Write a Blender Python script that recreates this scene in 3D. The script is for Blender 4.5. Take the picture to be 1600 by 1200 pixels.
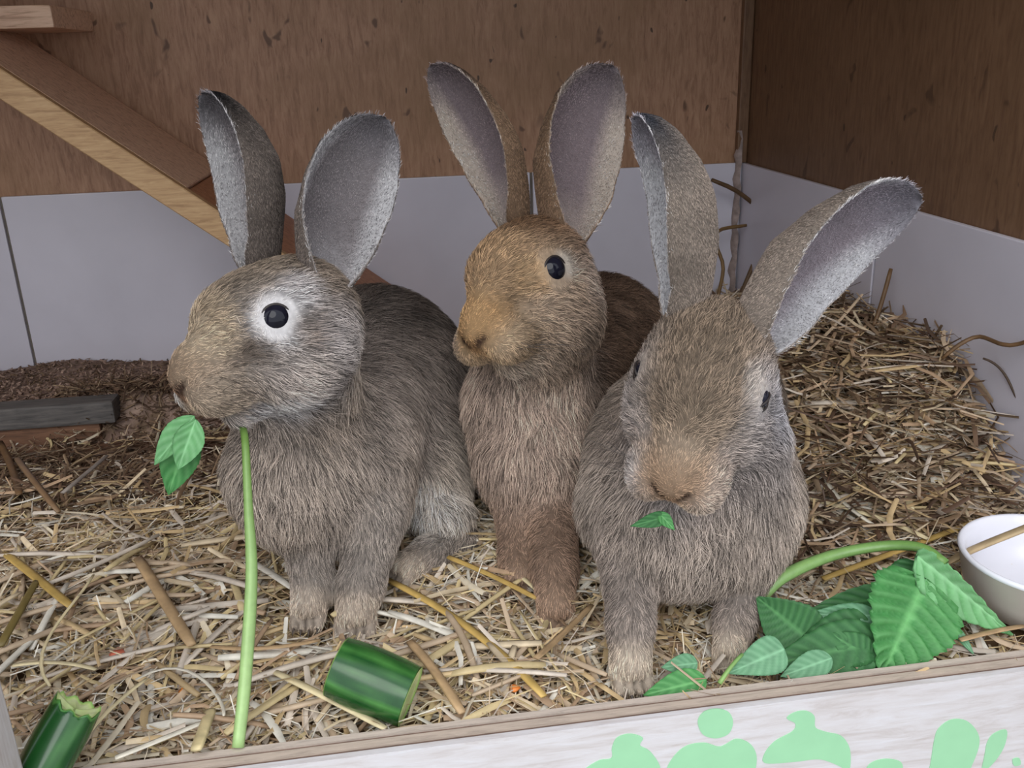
import bpy, bmesh, math, random
import numpy as np
from mathutils import Vector

random.seed(7)
RNG = np.random.default_rng(11)
for o in list(bpy.data.objects):
    bpy.data.objects.remove(o, do_unlink=True)
SC = bpy.context.scene
COL = SC.collection

# ------------------------------------------------------------------ camera
F = 1430.0
PITCH, ROLL, YAW = (math.radians(a) for a in (19.5, 1.9, 6.5))
CAM = np.array([0.0, -0.46, 0.40])


def _rx(a):
    c, s = math.cos(a), math.sin(a)
    return np.array([[1, 0, 0], [0, c, -s], [0, s, c]])


def _rz(a):
    c, s = math.cos(a), math.sin(a)
    return np.array([[c, -s, 0], [s, c, 0], [0, 0, 1]])


MC = _rz(-YAW) @ _rx(math.pi / 2 - PITCH) @ _rz(-ROLL)
cam_d = bpy.data.cameras.new('camera')
cam_d.sensor_width = 36.0
cam_d.lens = F / 1600.0 * 36.0
cam_d.clip_start = 0.01
cam = bpy.data.objects.new('camera', cam_d)
COL.objects.link(cam)
cam.location = CAM
from mathutils import Matrix
cam.rotation_euler = Matrix(MC.tolist()).to_euler()
SC.camera = cam

# ------------------------------------------------------------------ light: overcast daylight through the open hutch front
world = bpy.data.worlds.new('overcast_sky')
SC.world = world
world.use_nodes = True
wb = world.node_tree.nodes['Background']
wb.inputs[0].default_value = (0.88, 0.93, 1.0, 1)
wb.inputs[1].default_value = 1.0
sun_d = bpy.data.lights.new('hazy_sun', 'SUN')
sun_d.energy = 1.2
sun_d.angle = math.radians(50)
sun_d.color = (1.0, 0.985, 0.96)
sun = bpy.data.objects.new('hazy_sun', sun_d)
COL.objects.link(sun)
sun.rotation_euler = (math.radians(47), 0, math.radians(-14))
SC.view_settings.view_transform = 'Standard'
SC.view_settings.look = 'None'
SC.view_settings.gamma = 1.0
SC.view_settings.use_curve_mapping = False
SC.view_settings.exposure = 0.62


# ------------------------------------------------------------------ helpers
def ray(x, y):
    return MC @ np.array([(x - 800) / F, (600 - y) / F, -1.0])


def at_y(x, y, Y):
    d = ray(x, y)
    return CAM + d * (Y - CAM[1]) / d[1]


def at_z(x, y, Z):
    d = ray(x, y)
    return CAM + d * (Z - CAM[2]) / d[2]


def px_m(p, r):
    """r photo pixels at world point p, in metres"""
    q = MC.T @ (np.asarray(p) - CAM)
    return r * -q[2] / F


def S(r, g, b):
    """sRGB 0..255 -> linear"""
    out = []
    for c in (r, g, b):
        c /= 255.0
        out.append(c / 12.92 if c <= 0.04045 else ((c + 0.055) / 1.055) ** 2.4)
    return np.array(out)


def tag(o, label=None, cat=None, group=None, kind=None):
    if label:
        o['label'] = label
    if cat:
        o['category'] = cat
    if group:
        o['group'] = group
    if kind:
        o['kind'] = kind
    return o


def link(o, parent=None):
    COL.objects.link(o)
    if parent is not None:
        o.parent = parent
        o.matrix_parent_inverse = parent.matrix_basis.inverted()
    return o


def empty(name, loc=(0, 0, 0)):
    o = bpy.data.objects.new(name, None)
    o.empty_display_size = 0.02
    o.location = loc
    return link(o)


def mesh_obj(name, verts, faces, mat=None, parent=None, smooth=True, cols=None):
    me = bpy.data.meshes.new(name)
    me.from_pydata([tuple(v) for v in verts], [], [tuple(f) for f in faces])
    if smooth:
        me.polygons.foreach_set('use_smooth', [True] * len(me.polygons))
    if cols is not None:
        a = me.attributes.new('tint', 'FLOAT_COLOR', 'POINT')
        c = np.ones((len(verts), 4), np.float32)
        c[:, :3] = cols
        a.data.foreach_set('color', c.ravel())
    me.update()
    o = bpy.data.objects.new(name, me)
    if mat:
        me.materials.append(mat)
    return link(o, parent)


def bm_obj(name, bm, mat, parent=None, smooth=False):
    me = bpy.data.meshes.new(name)
    bmesh.ops.recalc_face_normals(bm, faces=bm.faces)
    bm.to_mesh(me)
    bm.free()
    if smooth:
        me.polygons.foreach_set('use_smooth', [True] * len(me.polygons))
    me.materials.append(mat)
    return link(bpy.data.objects.new(name, me), parent)


def box_bm(lo, hi, bevel=0.0):
    bm = bmesh.new()
    bmesh.ops.create_cube(bm, size=1)
    for v in bm.verts:
        for i in range(3):
            v.co[i] = lo[i] if v.co[i] < 0 else hi[i]
    if bevel:
        bmesh.ops.bevel(bm, geom=list(bm.edges), offset=bevel, segments=2, affect='EDGES', profile=0.6)
    return bm


# ---- materials
def new_mat(name):
    m = bpy.data.materials.new(name)
    m.use_nodes = True
    nt = m.node_tree
    b = nt.nodes['Principled BSDF']
    return m, nt, b


def N(nt, t, **kw):
    n = nt.nodes.new(t)
    for k, v in kw.items():
        setattr(n, k, v)
    return n


def noise(nt, coord, scale, detail=4, rough=0.55, dist=0.0):
    n = N(nt, 'ShaderNodeTexNoise')
    n.inputs['Scale'].default_value = scale
    n.inputs['Detail'].default_value = detail
    n.inputs['Roughness'].default_value = rough
    n.inputs['Distortion'].default_value = dist
    nt.links.new(coord, n.inputs['Vector'])
    return n.outputs['Fac']


def ramp(nt, fac, stops):
    r = N(nt, 'ShaderNodeValToRGB')
    el = r.color_ramp.elements
    while len(el) < len(stops):
        el.new(0.5)
    for e, (p, c) in zip(el, stops):
        e.position = p
        e.color = (*c, 1) if len(c) == 3 else c
    nt.links.new(fac, r.inputs['Fac'])
    return r.outputs['Color']


def mix(nt, a, b, fac, mode='MIX'):
    n = N(nt, 'ShaderNodeMix', data_type='RGBA', blend_type=mode)
    for sock, v in ((n.inputs['Factor'], fac), (n.inputs['A'], a), (n.inputs['B'], b)):
        if hasattr(v, 'is_linked') or hasattr(v, 'links'):
            nt.links.new(v, sock)
        elif isinstance(v, (int, float)):
            sock.default_value = v
        else:
            sock.default_value = (*v, 1)
    return n.outputs['Result']


def coords(nt, scale=(1, 1, 1), rot=(0, 0, 0)):
    t = N(nt, 'ShaderNodeTexCoord')
    mp = N(nt, 'ShaderNodeMapping')
    mp.inputs['Scale'].default_value = scale
    mp.inputs['Rotation'].default_value = rot
    nt.links.new(t.outputs['Object'], mp.inputs['Vector'])
    return mp.outputs['Vector']


def bump(nt, b, h, strength, dist=0.002):
    n = N(nt, 'ShaderNodeBump')
    n.inputs['Strength'].default_value = strength
    n.inputs['Distance'].default_value = dist
    nt.links.new(h, n.inputs['Height'])
    nt.links.new(n.outputs['Normal'], b.inputs['Normal'])


def wood_mat(name, base, dark, light, grain=(6, 6, 1), rot=(0, 0, 0), spots=0.0, rough=0.6, stain=None, gscale=28):
    m, nt, b = new_mat(name)
    v = coords(nt, grain, rot)
    g = noise(nt, v, gscale, 6, 0.65, 0.6)
    c = ramp(nt, g, [(0.28, dark), (0.5, base), (0.72, light)])
    v1 = coords(nt)
    if stain is not None:
        s = noise(nt, v1, 5.5, 5, 0.6, 0.3)
        c = mix(nt, c, stain, ramp(nt, s, [(0.42, (0, 0, 0)), (0.68, (.75, .75, .75))]))
    if spots:
        v2 = coords(nt, (1, 1, .55))
        s = noise(nt, v2, 38, 2, 0.5, 0.8)
        c = mix(nt, c, dark * 0.55, ramp(nt, s, [(0.665, (0, 0, 0)), (0.72, (spots,) * 3)]))
        s = noise(nt, v2, 85, 1, 0.5, 0.4)
        c = mix(nt, c, dark * 0.25, ramp(nt, s, [(0.755, (0, 0, 0)), (0.78, (spots,) * 3)]))
    nt.links.new(c, b.inputs['Base Color'])
    b.inputs['Roughness'].default_value = rough
    bump(nt, b, g, 0.25, 0.001)
    return m


def plain_mat(name, col, rough=0.5, var=0.12, scale=40, spec=0.5, coat=0.0):
    m, nt, b = new_mat(name)
    f = noise(nt, coords(nt), scale, 4)
    col = np.asarray(col, float)
    c = ramp(nt, f, [(0.3, tuple(col * (1 - var))), (0.7, tuple(np.minimum(col * (1 + var), 1)))])
    nt.links.new(c, b.inputs['Base Color'])
    b.inputs['Roughness'].default_value = rough
    b.inputs['Specular IOR Level'].default_value = spec
    b.inputs['Coat Weight'].default_value = coat
    return m


def tint_mat(name, rough=0.6, spec=0.3, var=0.25, scale=120, transl=0.0):
    """colour from the mesh's own tint attribute, with fine procedural grain"""
    m, nt, b = new_mat(name)
    a = N(nt, 'ShaderNodeAttribute', attribute_name='tint')
    f = noise(nt, coords(nt), scale, 3)
    k = ramp(nt, f, [(0.3, (1 - var,) * 3), (0.7, (1 + var * .3,) * 3)])
    c = mix(nt, a.outputs['Color'], k, 1.0, 'MULTIPLY')
    nt.links.new(c, b.inputs['Base Color'])
    b.inputs['Roughness'].default_value = rough
    b.inputs['Specular IOR Level'].default_value = spec
    if transl:
        t = N(nt, 'ShaderNodeBsdfTranslucent')
        nt.links.new(c, t.inputs['Color'])
        mx = N(nt, 'ShaderNodeMixShader')
        mx.inputs[0].default_value = transl
        nt.links.new(b.outputs[0], mx.inputs[1])
        nt.links.new(t.outputs[0], mx.inputs[2])
        nt.links.new(mx.outputs[0], nt.nodes['Material Output'].inputs[0])
    return m


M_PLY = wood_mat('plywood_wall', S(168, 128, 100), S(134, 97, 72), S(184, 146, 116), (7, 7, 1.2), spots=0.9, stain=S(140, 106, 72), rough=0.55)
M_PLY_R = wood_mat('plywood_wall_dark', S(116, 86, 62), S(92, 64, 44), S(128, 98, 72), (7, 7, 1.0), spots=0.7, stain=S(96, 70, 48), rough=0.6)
M_TILE = plain_mat('glazed_white_tile', S(206, 203, 214), 0.28, 0.05, 9)
M_GROUT = plain_mat('grey_grout', S(112, 104, 96), 0.9, 0.2, 60)
M_CAULK = plain_mat('dirty_caulk', S(150, 134, 128), 0.7, 0.35, 90)
M_RAMP = wood_mat('ramp_wood', S(222, 186, 158), S(170, 132, 106), S(234, 204, 178), (1.0, 9, 9), rot=(0, math.radians(-32), 0), rough=0.6, gscale=24)
M_RAMP_EDGE = wood_mat('ramp_fresh_edge', S(190, 154, 112), S(158, 122, 86), S(208, 174, 132), (1.0, 9, 9), rot=(0, math.radians(-32), 0), rough=0.6)
M_RAMP_LOW = wood_mat('ramp_red_wood', S(176, 122, 88), S(136, 88, 60), S(196, 144, 108), (1.0, 9, 9), rot=(0, math.radians(-32), 0), rough=0.6)
M_GREYWOOD = wood_mat('weathered_batten', S(84, 80, 78), S(58, 55, 54), S(104, 98, 94), (1, 9, 9), rough=0.8)
M_BROWNWOOD = wood_mat('brown_plinth', S(110, 78, 58), S(78, 54, 40), S(130, 96, 74), (1, 9, 9), rough=0.8)
M_WHITEBOARD = wood_mat('whitewashed_ply', S(200, 195, 196), S(182, 173, 170), S(208, 206, 210), (1.2, 9, 9), rough=0.55, gscale=20)
M_POST = wood_mat('whitewashed_post', S(190, 182, 180), S(174, 163, 158), S(200, 195, 195), (9, 9, 1), rough=0.6)
M_GREENPAINT = plain_mat('mint_green_paint', S(150, 202, 160), 0.55, 0.03, 60)
M_EARTH = plain_mat('bounce_ground', S(120, 118, 112), 0.9, 0.2, 8)


# ================================================================== SETTING
YB, XR, XL, ZT, YF = 0.85, 0.50, -0.95, 0.72, -0.03
floor = bm_obj('floor', box_bm((XL, YF, -0.018), (XR, YB, 0)), M_BROWNWOOD)
tag(floor, 'wooden hutch floor under the straw bedding', kind='structure')
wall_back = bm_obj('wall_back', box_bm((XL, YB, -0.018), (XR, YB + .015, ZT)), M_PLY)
tag(wall_back, 'brown stained plywood back wall of the hutch', kind='structure')
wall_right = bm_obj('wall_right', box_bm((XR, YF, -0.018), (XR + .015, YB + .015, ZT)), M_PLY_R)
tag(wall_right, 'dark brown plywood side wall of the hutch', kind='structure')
wall_left = bm_obj('wall_left', box_bm((XL - .015, YF, -0.018), (XL, YB + .015, ZT)), M_PLY)
tag(wall_left, 'plywood end wall of the hutch outside the picture', kind='structure')
ceiling = bm_obj('ceiling', box_bm((XL - .015, YF, ZT), (XR + .015, YB + .015, ZT + .015)), M_PLY)
tag(ceiling, 'plywood hutch roof above the picture', kind='structure')
ground = bm_obj('ground', box_bm((-4, -5, -0.72), (4, 3, -0.70)), M_EARTH)  # out-of-view ground, added to bounce daylight into the hutch
tag(ground, 'unseen ground in front of the hutch, added to bounce daylight', kind='structure')

# corner batten between the two plywood walls
bm = box_bm((XR - .016, YB - .012, 0.25), (XR - .001, YB, ZT), 0.002)
t = bm_obj('trim_1', bm, M_PLY_R)
tag(t, 'narrow plywood strip in the corner of the two walls', kind='structure')
# caulk bead over the tile corner
bmv, bmf = [], []
nseg = 26
for i in range(nseg + 1):
    z = 0.0 + 0.295 * i / nseg
    wob = 0.0012 * math.sin(i * 2.1) + 0.0008 * math.sin(i * 5.3)
    r = (0.0075 + 0.0015 * math.sin(i * 1.7)) * (1.0 if z < .262 else 0.75)
    for k in range(6):
        a = math.pi + k / 5 * math.pi / 2
        bmv.append((XR - .010 + r * math.cos(a) + wob, YB - .008 + r * math.sin(a), z))
for i in range(nseg):
    for k in range(5):
        a = i * 6 + k
        bmf.append((a, a + 1, a + 7, a + 6))
caulk = mesh_obj('trim_2', bmv, bmf, M_CAULK)
tag(caulk, 'dirty bead of caulk in the tiled corner', kind='structure')

# white tiles: separate slabs with recessed joints
ZTILE = 0.2495
jx = at_y(30, 437, YB)[0]
jx2 = at_y(829, 275, YB)[0]
TWID = jx2 - jx
k0 = jx - TWID
gb = bm_obj('grout', box_bm((XL, YB - .003, 0), (XR, YB, ZTILE - .001)), M_GROUT, wall_back)
x = jx - 2 * TWID
while x < XR:
    lo, hi = max(x + .002, XL), min(x + TWID - .002, XR - .004)
    if hi - lo > .01:
        bm_obj('tile', box_bm((lo, YB - .007, 0), (hi, YB - .001, ZTILE), .0012), M_TILE, wall_back)
    x += TWID
gb = bm_obj('grout', box_bm((XR - .003, YF, 0), (XR, YB - .004, ZTILE - .001)), M_GROUT, wall_right)
d = ray(1363, 450)
jy = (CAM + d * (XR - .006) / d[0])[1]
y = jy
edges = [YB - .006, jy, jy - TWID, YF]
for a, b in zip(edges[:-1], edges[1:]):
    if a - b > .01:
        bm_obj('tile', box_bm((XR - .007, b + .002, 0), (XR - .001, a - .002, ZTILE), .0012), M_TILE, wall_right)

# front board: plywood with a laminated top edge and green painted motifs
FB_Z = 0.045
p0, p1 = at_z(180, 1192, FB_Z), at_z(1600, 1015, FB_Z)
ang = math.atan2(p1[1] - p0[1], p1[0] - p0[0])
fb = empty('front_board', (p0[0], p0[1], FB_Z))
fb.rotation_euler = (0, 0, ang)
bpy.context.view_layer.update()
tag(fb, 'whitewashed plywood front board with pale green painted motifs', 'board')


def fb_child(name, bm_, mat):
    me = bpy.data.meshes.new(name)
    bmesh.ops.recalc_face_normals(bm_, faces=bm_.faces)
    bm_.to_mesh(me)
    bm_.free()
    me.materials.append(mat)
    o = bpy.data.objects.new(name, me)
    COL.objects.link(o)
    o.parent = fb
    return o


PLYC = [S(186, 172, 160), S(120, 98, 86), S(180, 164, 150), S(108, 88, 78), S(200, 190, 182)]
yy = 0.0
for i, c in enumerate(PLYC):
    th = (.0042, .0033, .0045, .0030, .0040)[i]
    mm = wood_mat('ply_layer_%d' % i, c, c * .7, np.minimum(c * 1.15, 1), (1.5, 12, 12), rough=.75, gscale=30)
    dz = (-.0002, -.0016, .0004, -.0016, 0.0)[i]
    fb_child('ply_layer', box_bm((-.32, yy - th, -.16), (.62, yy, dz)), mm if i < 4 else M_WHITEBOARD)
    yy -= th
FBY = yy   # front face in board space


def fb_px(x, y):
    """photo pixel on the front face -> board space"""
    c, s = math.cos(ang), math.sin(ang)
    n = np.array([-s, c, 0])
    q0 = np.array([p0[0], p0[1], FB_Z]) + n * FBY
    d_ = ray(x, y)
    P = CAM + d_ * (np.dot(q0 - CAM, n) / np.dot(d_, n))
    r = P - np.array([p0[0], p0[1], FB_Z])
    return np.array([c * r[0] + s * r[1], r[2]])


def smooth_loop(pts, n=6):
    out = []
    L = len(pts)
    for i in range(L):
        a, b, c, d_ = (np.array(pts[(i + k) % L], float) for k in (-1, 0, 1, 2))
        for j in range(n):
            t_ = j / n
            out.append(0.5 * (2 * b + (c - a) * t_ + (2 * a - 5 * b + 4 * c - d_) * t_ ** 2 + (3 * b - a - 3 * c + d_) * t_ ** 3))
    return out


MOTIFS = [
    [(1090, 1128), (1098, 1113), (1118, 1107), (1138, 1112), (1145, 1128), (1138, 1146), (1118, 1153), (1098, 1147)],
    [(1040, 1212), (1048, 1188), (1070, 1166), (1100, 1160), (1125, 1166), (1150, 1154), (1172, 1162), (1182, 1182), (1178, 1212), (1170, 1240), (1050, 1240)],
    [(1229, 1122), (1240, 1113), (1258, 1110), (1272, 1118), (1274, 1136), (1290, 1143), (1315, 1150), (1328, 1172), (1326, 1204), (1310, 1196), (1280, 1186), (1240, 1190), (1196, 1192), (1194, 1178), (1210, 1158), (1238, 1142), (1242, 1130)],
    [(1459, 1158), (1466, 1138), (1486, 1124), (1510, 1126), (1527, 1144), (1529, 1166), (1516, 1200), (1500, 1230), (1440, 1235), (1452, 1200)],
    [(1538, 1180), (1542, 1160), (1552, 1146), (1572, 1140), (1570, 1162), (1558, 1184), (1540, 1204), (1532, 1212)],
    [(956, 1168), (964, 1152), (984, 1146), (1004, 1152), (1000, 1164), (1016, 1174), (1032, 1200), (1030, 1235), (900, 1238), (910, 1206), (935, 1188), (955, 1184)],
    [(1356, 1196), (1376, 1186), (1400, 1187), (1410, 1196), (1404, 1222), (1350, 1222)],
    [(1582, 1186), (1592, 1184), (1594, 1194), (1584, 1196)],
]
for mo in MOTIFS:
    bm = bmesh.new()
    loop = smooth_loop([fb_px(*q) for q in mo])
    vs = [bm.verts.new((q[0], FBY - .0004, q[1])) for q in loop]
    f = bm.faces.new(vs)
    r = bmesh.ops.extrude_face_region(bm, geom=[f])
    for v in r['geom']:
        if isinstance(v, bmesh.types.BMVert):
            v.co.y += .0006
    bmesh.ops.triangulate(bm, faces=bm.faces)
    fb_child('painted_motif', bm, M_GREENPAINT)

# post at the left end of the front board
pe = at_y(37, 1196, -.062)
post = bm_obj('front_post', box_bm((pe[0] - .07, -.085, -.16), (pe[0], -.062, ZT), .002), M_POST)
tag(post, 'pale whitewashed upright post beside the bitten cucumber end', 'post')

# grey batten and brown plinth at the left, holding back the sawdust
bt0 = at_y(0, 640, .56)
bt1 = at_y(176, 634, .56)
zt_ = bt0[2]
div = empty('divider_step', (bt0[0], .56, 0))
tag(div, 'low wooden divider step with grey weathered batten below the ramp', 'step')
bm_obj('batten', box_bm((XL + .002, .56, zt_ - .026), (bt1[0], .59, zt_), .003), M_GREYWOOD, div)
bm_obj('plinth', box_bm((XL + .002, .565, 0.0), (bt1[0] - .02, .588, zt_ - .026), .002), M_BROWNWOOD, div)

# ramp: a plank sloping from upper left down to the floor behind the rabbits
RY0 = .60
ra, rb = at_y(0, 152, RY0), at_y(352, 379, RY0)
rdir = (rb - ra) / np.linalg.norm(rb - ra)
rdir[1] = 0
rn = np.array([-rdir[2], 0, rdir[0]])
if rn[2] < 0:
    rn = -rn
TH = 0.026
ramp_o = empty('ramp', (rb[0], .65, 0.02))
tag(ramp_o, 'sloping wooden ramp plank running down behind the grey rabbit', 'ramp')


def ramp_piece(name, s0, s1, y0, y1, n0, n1, mat):
    vs = []
    for s_ in (s0, s1):
        for y_ in (y0, y1):
            for n_ in (n0, n1):
                q = ra + rdir * s_ + rn * n_
                vs.append((q[0], y_, q[2]))
    fs = [(0, 1, 3, 2), (4, 6, 7, 5), (0, 4, 5, 1), (2, 3, 7, 6), (0, 2, 6, 4), (1, 5, 7, 3)]
    bm_ = bmesh.new()
    bv = [bm_.verts.new(v) for v in vs]
    for f_ in fs:
        bm_.faces.new([bv[i] for i in f_])
    bmesh.ops.bevel(bm_, geom=list(bm_.edges), offset=.0012, segments=1, affect='EDGES')
    return bm_obj(name, bm_, mat, ramp_o)


_d = ray(304, 208)
_q = ra + rn * TH
RY1 = min((CAM + _d * (np.dot(_q - CAM, rn) / np.dot(_d, rn)))[1], YB - .03)
LEND = (ra[2] - .012) / -rdir[2]
jq = at_y(285, 300, RY0)
sj = np.dot(jq - ra, rdir)
ramp_piece('side_rail', -.28, LEND, RY0, RY0 + .014, -.002, TH, M_RAMP_EDGE)
ramp_piece('upper_board', -.28, sj, RY0 + .014, RY1, 0.002, TH, M_RAMP)
ramp_piece('lower_board', sj + .001, LEND, RY0 + .014, RY1 + .012, 0.0, TH - .004, M_RAMP_LOW)
# short ledge batten at the top left
lg = at_y(84, 40, .70)
led = bm_obj('ledge_batten', box_bm((XL + .002, .70, lg[2] - .002), (lg[0], YB, lg[2] + .022), .002), M_RAMP)
tag(led, 'short horizontal batten at the top end of the ramp', 'batten')
#RABBITS
# ================================================================== RABBITS
def head_frame(yaw, pitch, roll):
    yaw, pitch, roll = (math.radians(a) for a in (yaw, pitch, roll))
    f = np.array([-math.sin(yaw) * math.cos(pitch), -math.cos(yaw) * math.cos(pitch), -math.sin(pitch)])
    s = np.cross([0, 0, 1.0], f)
    s /= np.linalg.norm(s)
    u = np.cross(f, s)
    c, sn = math.cos(roll), math.sin(roll)
    return np.array([f, -sn * s + c * u, c * s + sn * u])


class Blob:
    """a body shape grown from smoothly blended round cones and ellipsoids"""

    def __init__(self):
        self.prims = []
        self.cuts = []

    def cone(self, a, b, r1, r2, flow, length, col, k=.018):
        self.prims.append(('c', np.asarray(a, float), np.asarray(b, float), r1, r2, np.asarray(flow, float), length, np.asarray(col), k))

    def ell(self, c, rad, B, flow, length, col, k=.012):
        self.prims.append(('e', np.asarray(c, float), np.asarray(rad, float), np.asarray(B, float), None, np.asarray(flow, float), length, np.asarray(col), k))

    @staticmethod
    def dist(p, P):
        if p[0] == 'c':
            a, b, r1, r2 = p[1:5]
            ab = b - a
            t_ = np.clip(((P - a) @ ab) / max(ab @ ab, 1e-9), 0, 1)
            d_ = P - (a + t_[..., None] * ab)
            return np.sqrt((d_ ** 2).sum(-1)) - (r1 + (r2 - r1) * t_)
        c, rad, B = p[1:4]
        q = (P - c) @ B.T
        k0 = np.sqrt(((q / rad) ** 2).sum(-1))
        k1 = np.sqrt(((q / rad ** 2) ** 2).sum(-1))
        return k0 * (k0 - 1) / np.maximum(k1, 1e-6)

    def field(self, P):
        v = None
        for p in self.prims:
            d_ = self.dist(p, P)
            if v is None:
                v = d_
            else:
                k = p[8]
                h = np.maximum(k - np.abs(v - d_), 0) / k
                v = np.minimum(v, d_) - h * h * k * 0.25
        for p in self.cuts:
            k = .004
            d_ = -self.dist(p, P)
            h = np.maximum(k - np.abs(v - d_), 0) / k
            v = np.maximum(v, d_) + h * h * k * 0.25
        return v

    def mesh(self, h):
        lo = np.min([np.minimum(p[1] - (p[3] if p[0] == 'c' else p[2].max()), (p[2] - p[4]) if p[0] == 'c' else p[1] - p[2].max()) for p in self.prims], 0) - 3 * h
        hi = np.max([np.maximum(p[1] + (p[3] if p[0] == 'c' else p[2].max()), (p[2] + p[4]) if p[0] == 'c' else p[1] + p[2].max()) for p in self.prims], 0) + 3 * h
        n = np.ceil((hi - lo) / h).astype(int) + 1
        g = np.stack(np.meshgrid(*[lo[i] + h * np.arange(n[i]) for i in range(3)], indexing='ij'), -1)
        v = np.empty(tuple(n))
        for i in range(0, n[0], 16):
            v[i:i + 16] = self.field(g[i:i + 16])
        # naive surface nets
        s = v < 0
        cell_sum = np.zeros(tuple(n - 1))
        acc = np.zeros(tuple(n - 1) + (3,))
        m = n - 1
        sl = lambda o_: tuple(slice(o_[i], o_[i] + m[i]) for i in range(3))
        import itertools
        for ax in range(3):
            o1, o2 = [q for q in range(3) if q != ax]
            for da, db in itertools.product((0, 1), (0, 1)):
                oa = [0, 0, 0]
                oa[o1], oa[o2] = da, db
                ob = list(oa)
                ob[ax] = 1
                va, vb = v[sl(oa)], v[sl(ob)]
                cr = (va < 0) != (vb < 0)
                tt = np.where(cr, va / np.where(cr, va - vb, 1), 0)
                cell_sum += cr
                for i in range(3):
                    acc[..., i] += np.where(cr, oa[i] + (tt if i == ax else 0), 0)
        act = cell_sum > 0
        idx = -np.ones(tuple(m), int)
        idx[act] = np.arange(act.sum())
        base = np.argwhere(act)
        V = lo + h * (base + acc[act] / cell_sum[act][:, None])
        Fs = []
        for ax in range(3):
            o1, o2 = [q for q in range(3) if q != ax]
            if ax == 1:
                o1, o2 = o2, o1
            A = [slice(None)] * 3
            Bq = [slice(None)] * 3
            A[ax] = slice(0, n[ax] - 1)
            Bq[ax] = slice(1, n[ax])
            cr = s[tuple(A)] != s[tuple(Bq)]
            e = np.argwhere(cr)
            e = e[(e[:, o1] > 0) & (e[:, o2] > 0) & (e[:, o1] < m[o1]) & (e[:, o2] < m[o2])]
            ins = s[e[:, 0], e[:, 1], e[:, 2]]
            q = []
            for d1, d2 in ((0, 0), (1, 0), (1, 1), (0, 1)):
                c = e.copy()
                c[:, o1] -= d1
                c[:, o2] -= d2
                q.append(idx[c[:, 0], c[:, 1], c[:, 2]])
            q = np.stack(q, 1)
            q = np.where(ins[:, None], q, q[:, ::-1])
            Fs.append(q)
        return V, np.concatenate(Fs)

    def attrs(self, V):
        w = np.stack([np.exp(-np.maximum(self.dist(p, V), -.03) / .007) for p in self.prims], 1)
        w /= w.sum(1, keepdims=True)
        flow = w @ np.stack([p[5] for p in self.prims])
        ln = w @ np.array([p[6] for p in self.prims])
        col = w @ np.stack([p[7] for p in self.prims])
        return flow, ln, col


def ear_loft(pts, width, openv, arc, curl=0.0, nt=30, nu=21, thick=.0026):
    """cupped ear: pts = spine points base->tip, openv = direction the hollow faces. Returns V, F, and per-vertex info"""
    pts = [np.asarray(p, float) for p in pts]
    P = np.array(pts)
    cum = np.r_[0, np.cumsum(np.linalg.norm(np.diff(P, axis=0), axis=1))]
    cum /= cum[-1]
    deg = len(P) - 1
    co = [np.polyfit(cum, P[:, i], min(deg, 3)) for i in range(3)]
    T = np.linspace(0, 1, nt)
    T = 1 - (1 - T) ** 1.25
    sp = np.stack([np.polyval(c, T) for c in co], 1)
    tg = np.gradient(sp, axis=0)
    tg /= np.linalg.norm(tg, axis=1, keepdims=True)
    wt = np.interp(T, [0, .08, .2, .4, .58, .74, .87, .94, .98, 1], [.26, .34, .54, .87, 1.0, .95, .74, .52, .30, .05])
    ac = np.radians(np.interp(T, [0, .12, .25, .5, .8, 1], [150, 140, arc[0], arc[1], arc[2], arc[2]]))
    o = np.asarray(openv, float)
    V, info = [], []
    U = np.linspace(-1, 1, nu)
    inner, outer = [], []
    for i in range(nt):
        oi = o - tg[i] * (o @ tg[i])
        oi /= np.linalg.norm(oi)
        w = np.cross(tg[i], oi)
        ph = U * ac[i]
        amax = min(ac[i], math.pi / 2)
        R = width * wt[i] / 2 / math.sin(amax)
        for lay in (0, 1):
            th = thick * (1 if lay else 0) * (1 - .55 * np.abs(U) ** 2) * (1.6 - T[i])
            rr = R + th
            pos = sp[i] + np.outer(np.sin(ph) * rr, w) - np.outer(np.cos(ph) * rr - R * math.cos(amax) * .55, oi)
            (inner if lay == 0 else outer).append(pos)
    inner, outer = np.array(inner), np.array(outer)
    V = np.concatenate([inner.reshape(-1, 3), outer.reshape(-1, 3)])
    n1 = nt * nu
    Fc = []
    for i in range(nt - 1):
        for j in range(nu - 1):
            a = i * nu + j
            Fc.append((a, a + nu, a + nu + 1, a + 1))
            b = n1 + a
            Fc.append((b, b + 1, b + nu + 1, b + nu))
        for j in (0, nu - 1):
            a = i * nu + j
            q = (a, a + n1, a + n1 + nu, a + nu)
            Fc.append(q if j == 0 else q[::-1])
    for j in range(nu - 1):
        a = (nt - 1) * nu + j
        Fc.append((a, a + n1, a + n1 + 1, a + 1))
    tt = np.tile(np.repeat(T, nu), 2)
    uu = np.tile(np.tile(U, nt), 2)
    ly = np.r_[np.zeros(n1), np.ones(n1)]
    flow = np.tile(np.repeat(tg, nu, 0), (2, 1))
    return V, np.array(Fc), tt, uu, ly, flow


def vnoise(P, sc, seed=0):
    """cheap smooth noise from summed sines, about -1..1"""
    r = np.random.default_rng(seed)
    out = np.zeros(len(P))
    for _ in range(7):
        k = r.normal(size=3) * sc
        out += np.sin(P @ k + r.uniform(0, 6.28))
    return out / 3.2


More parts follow.
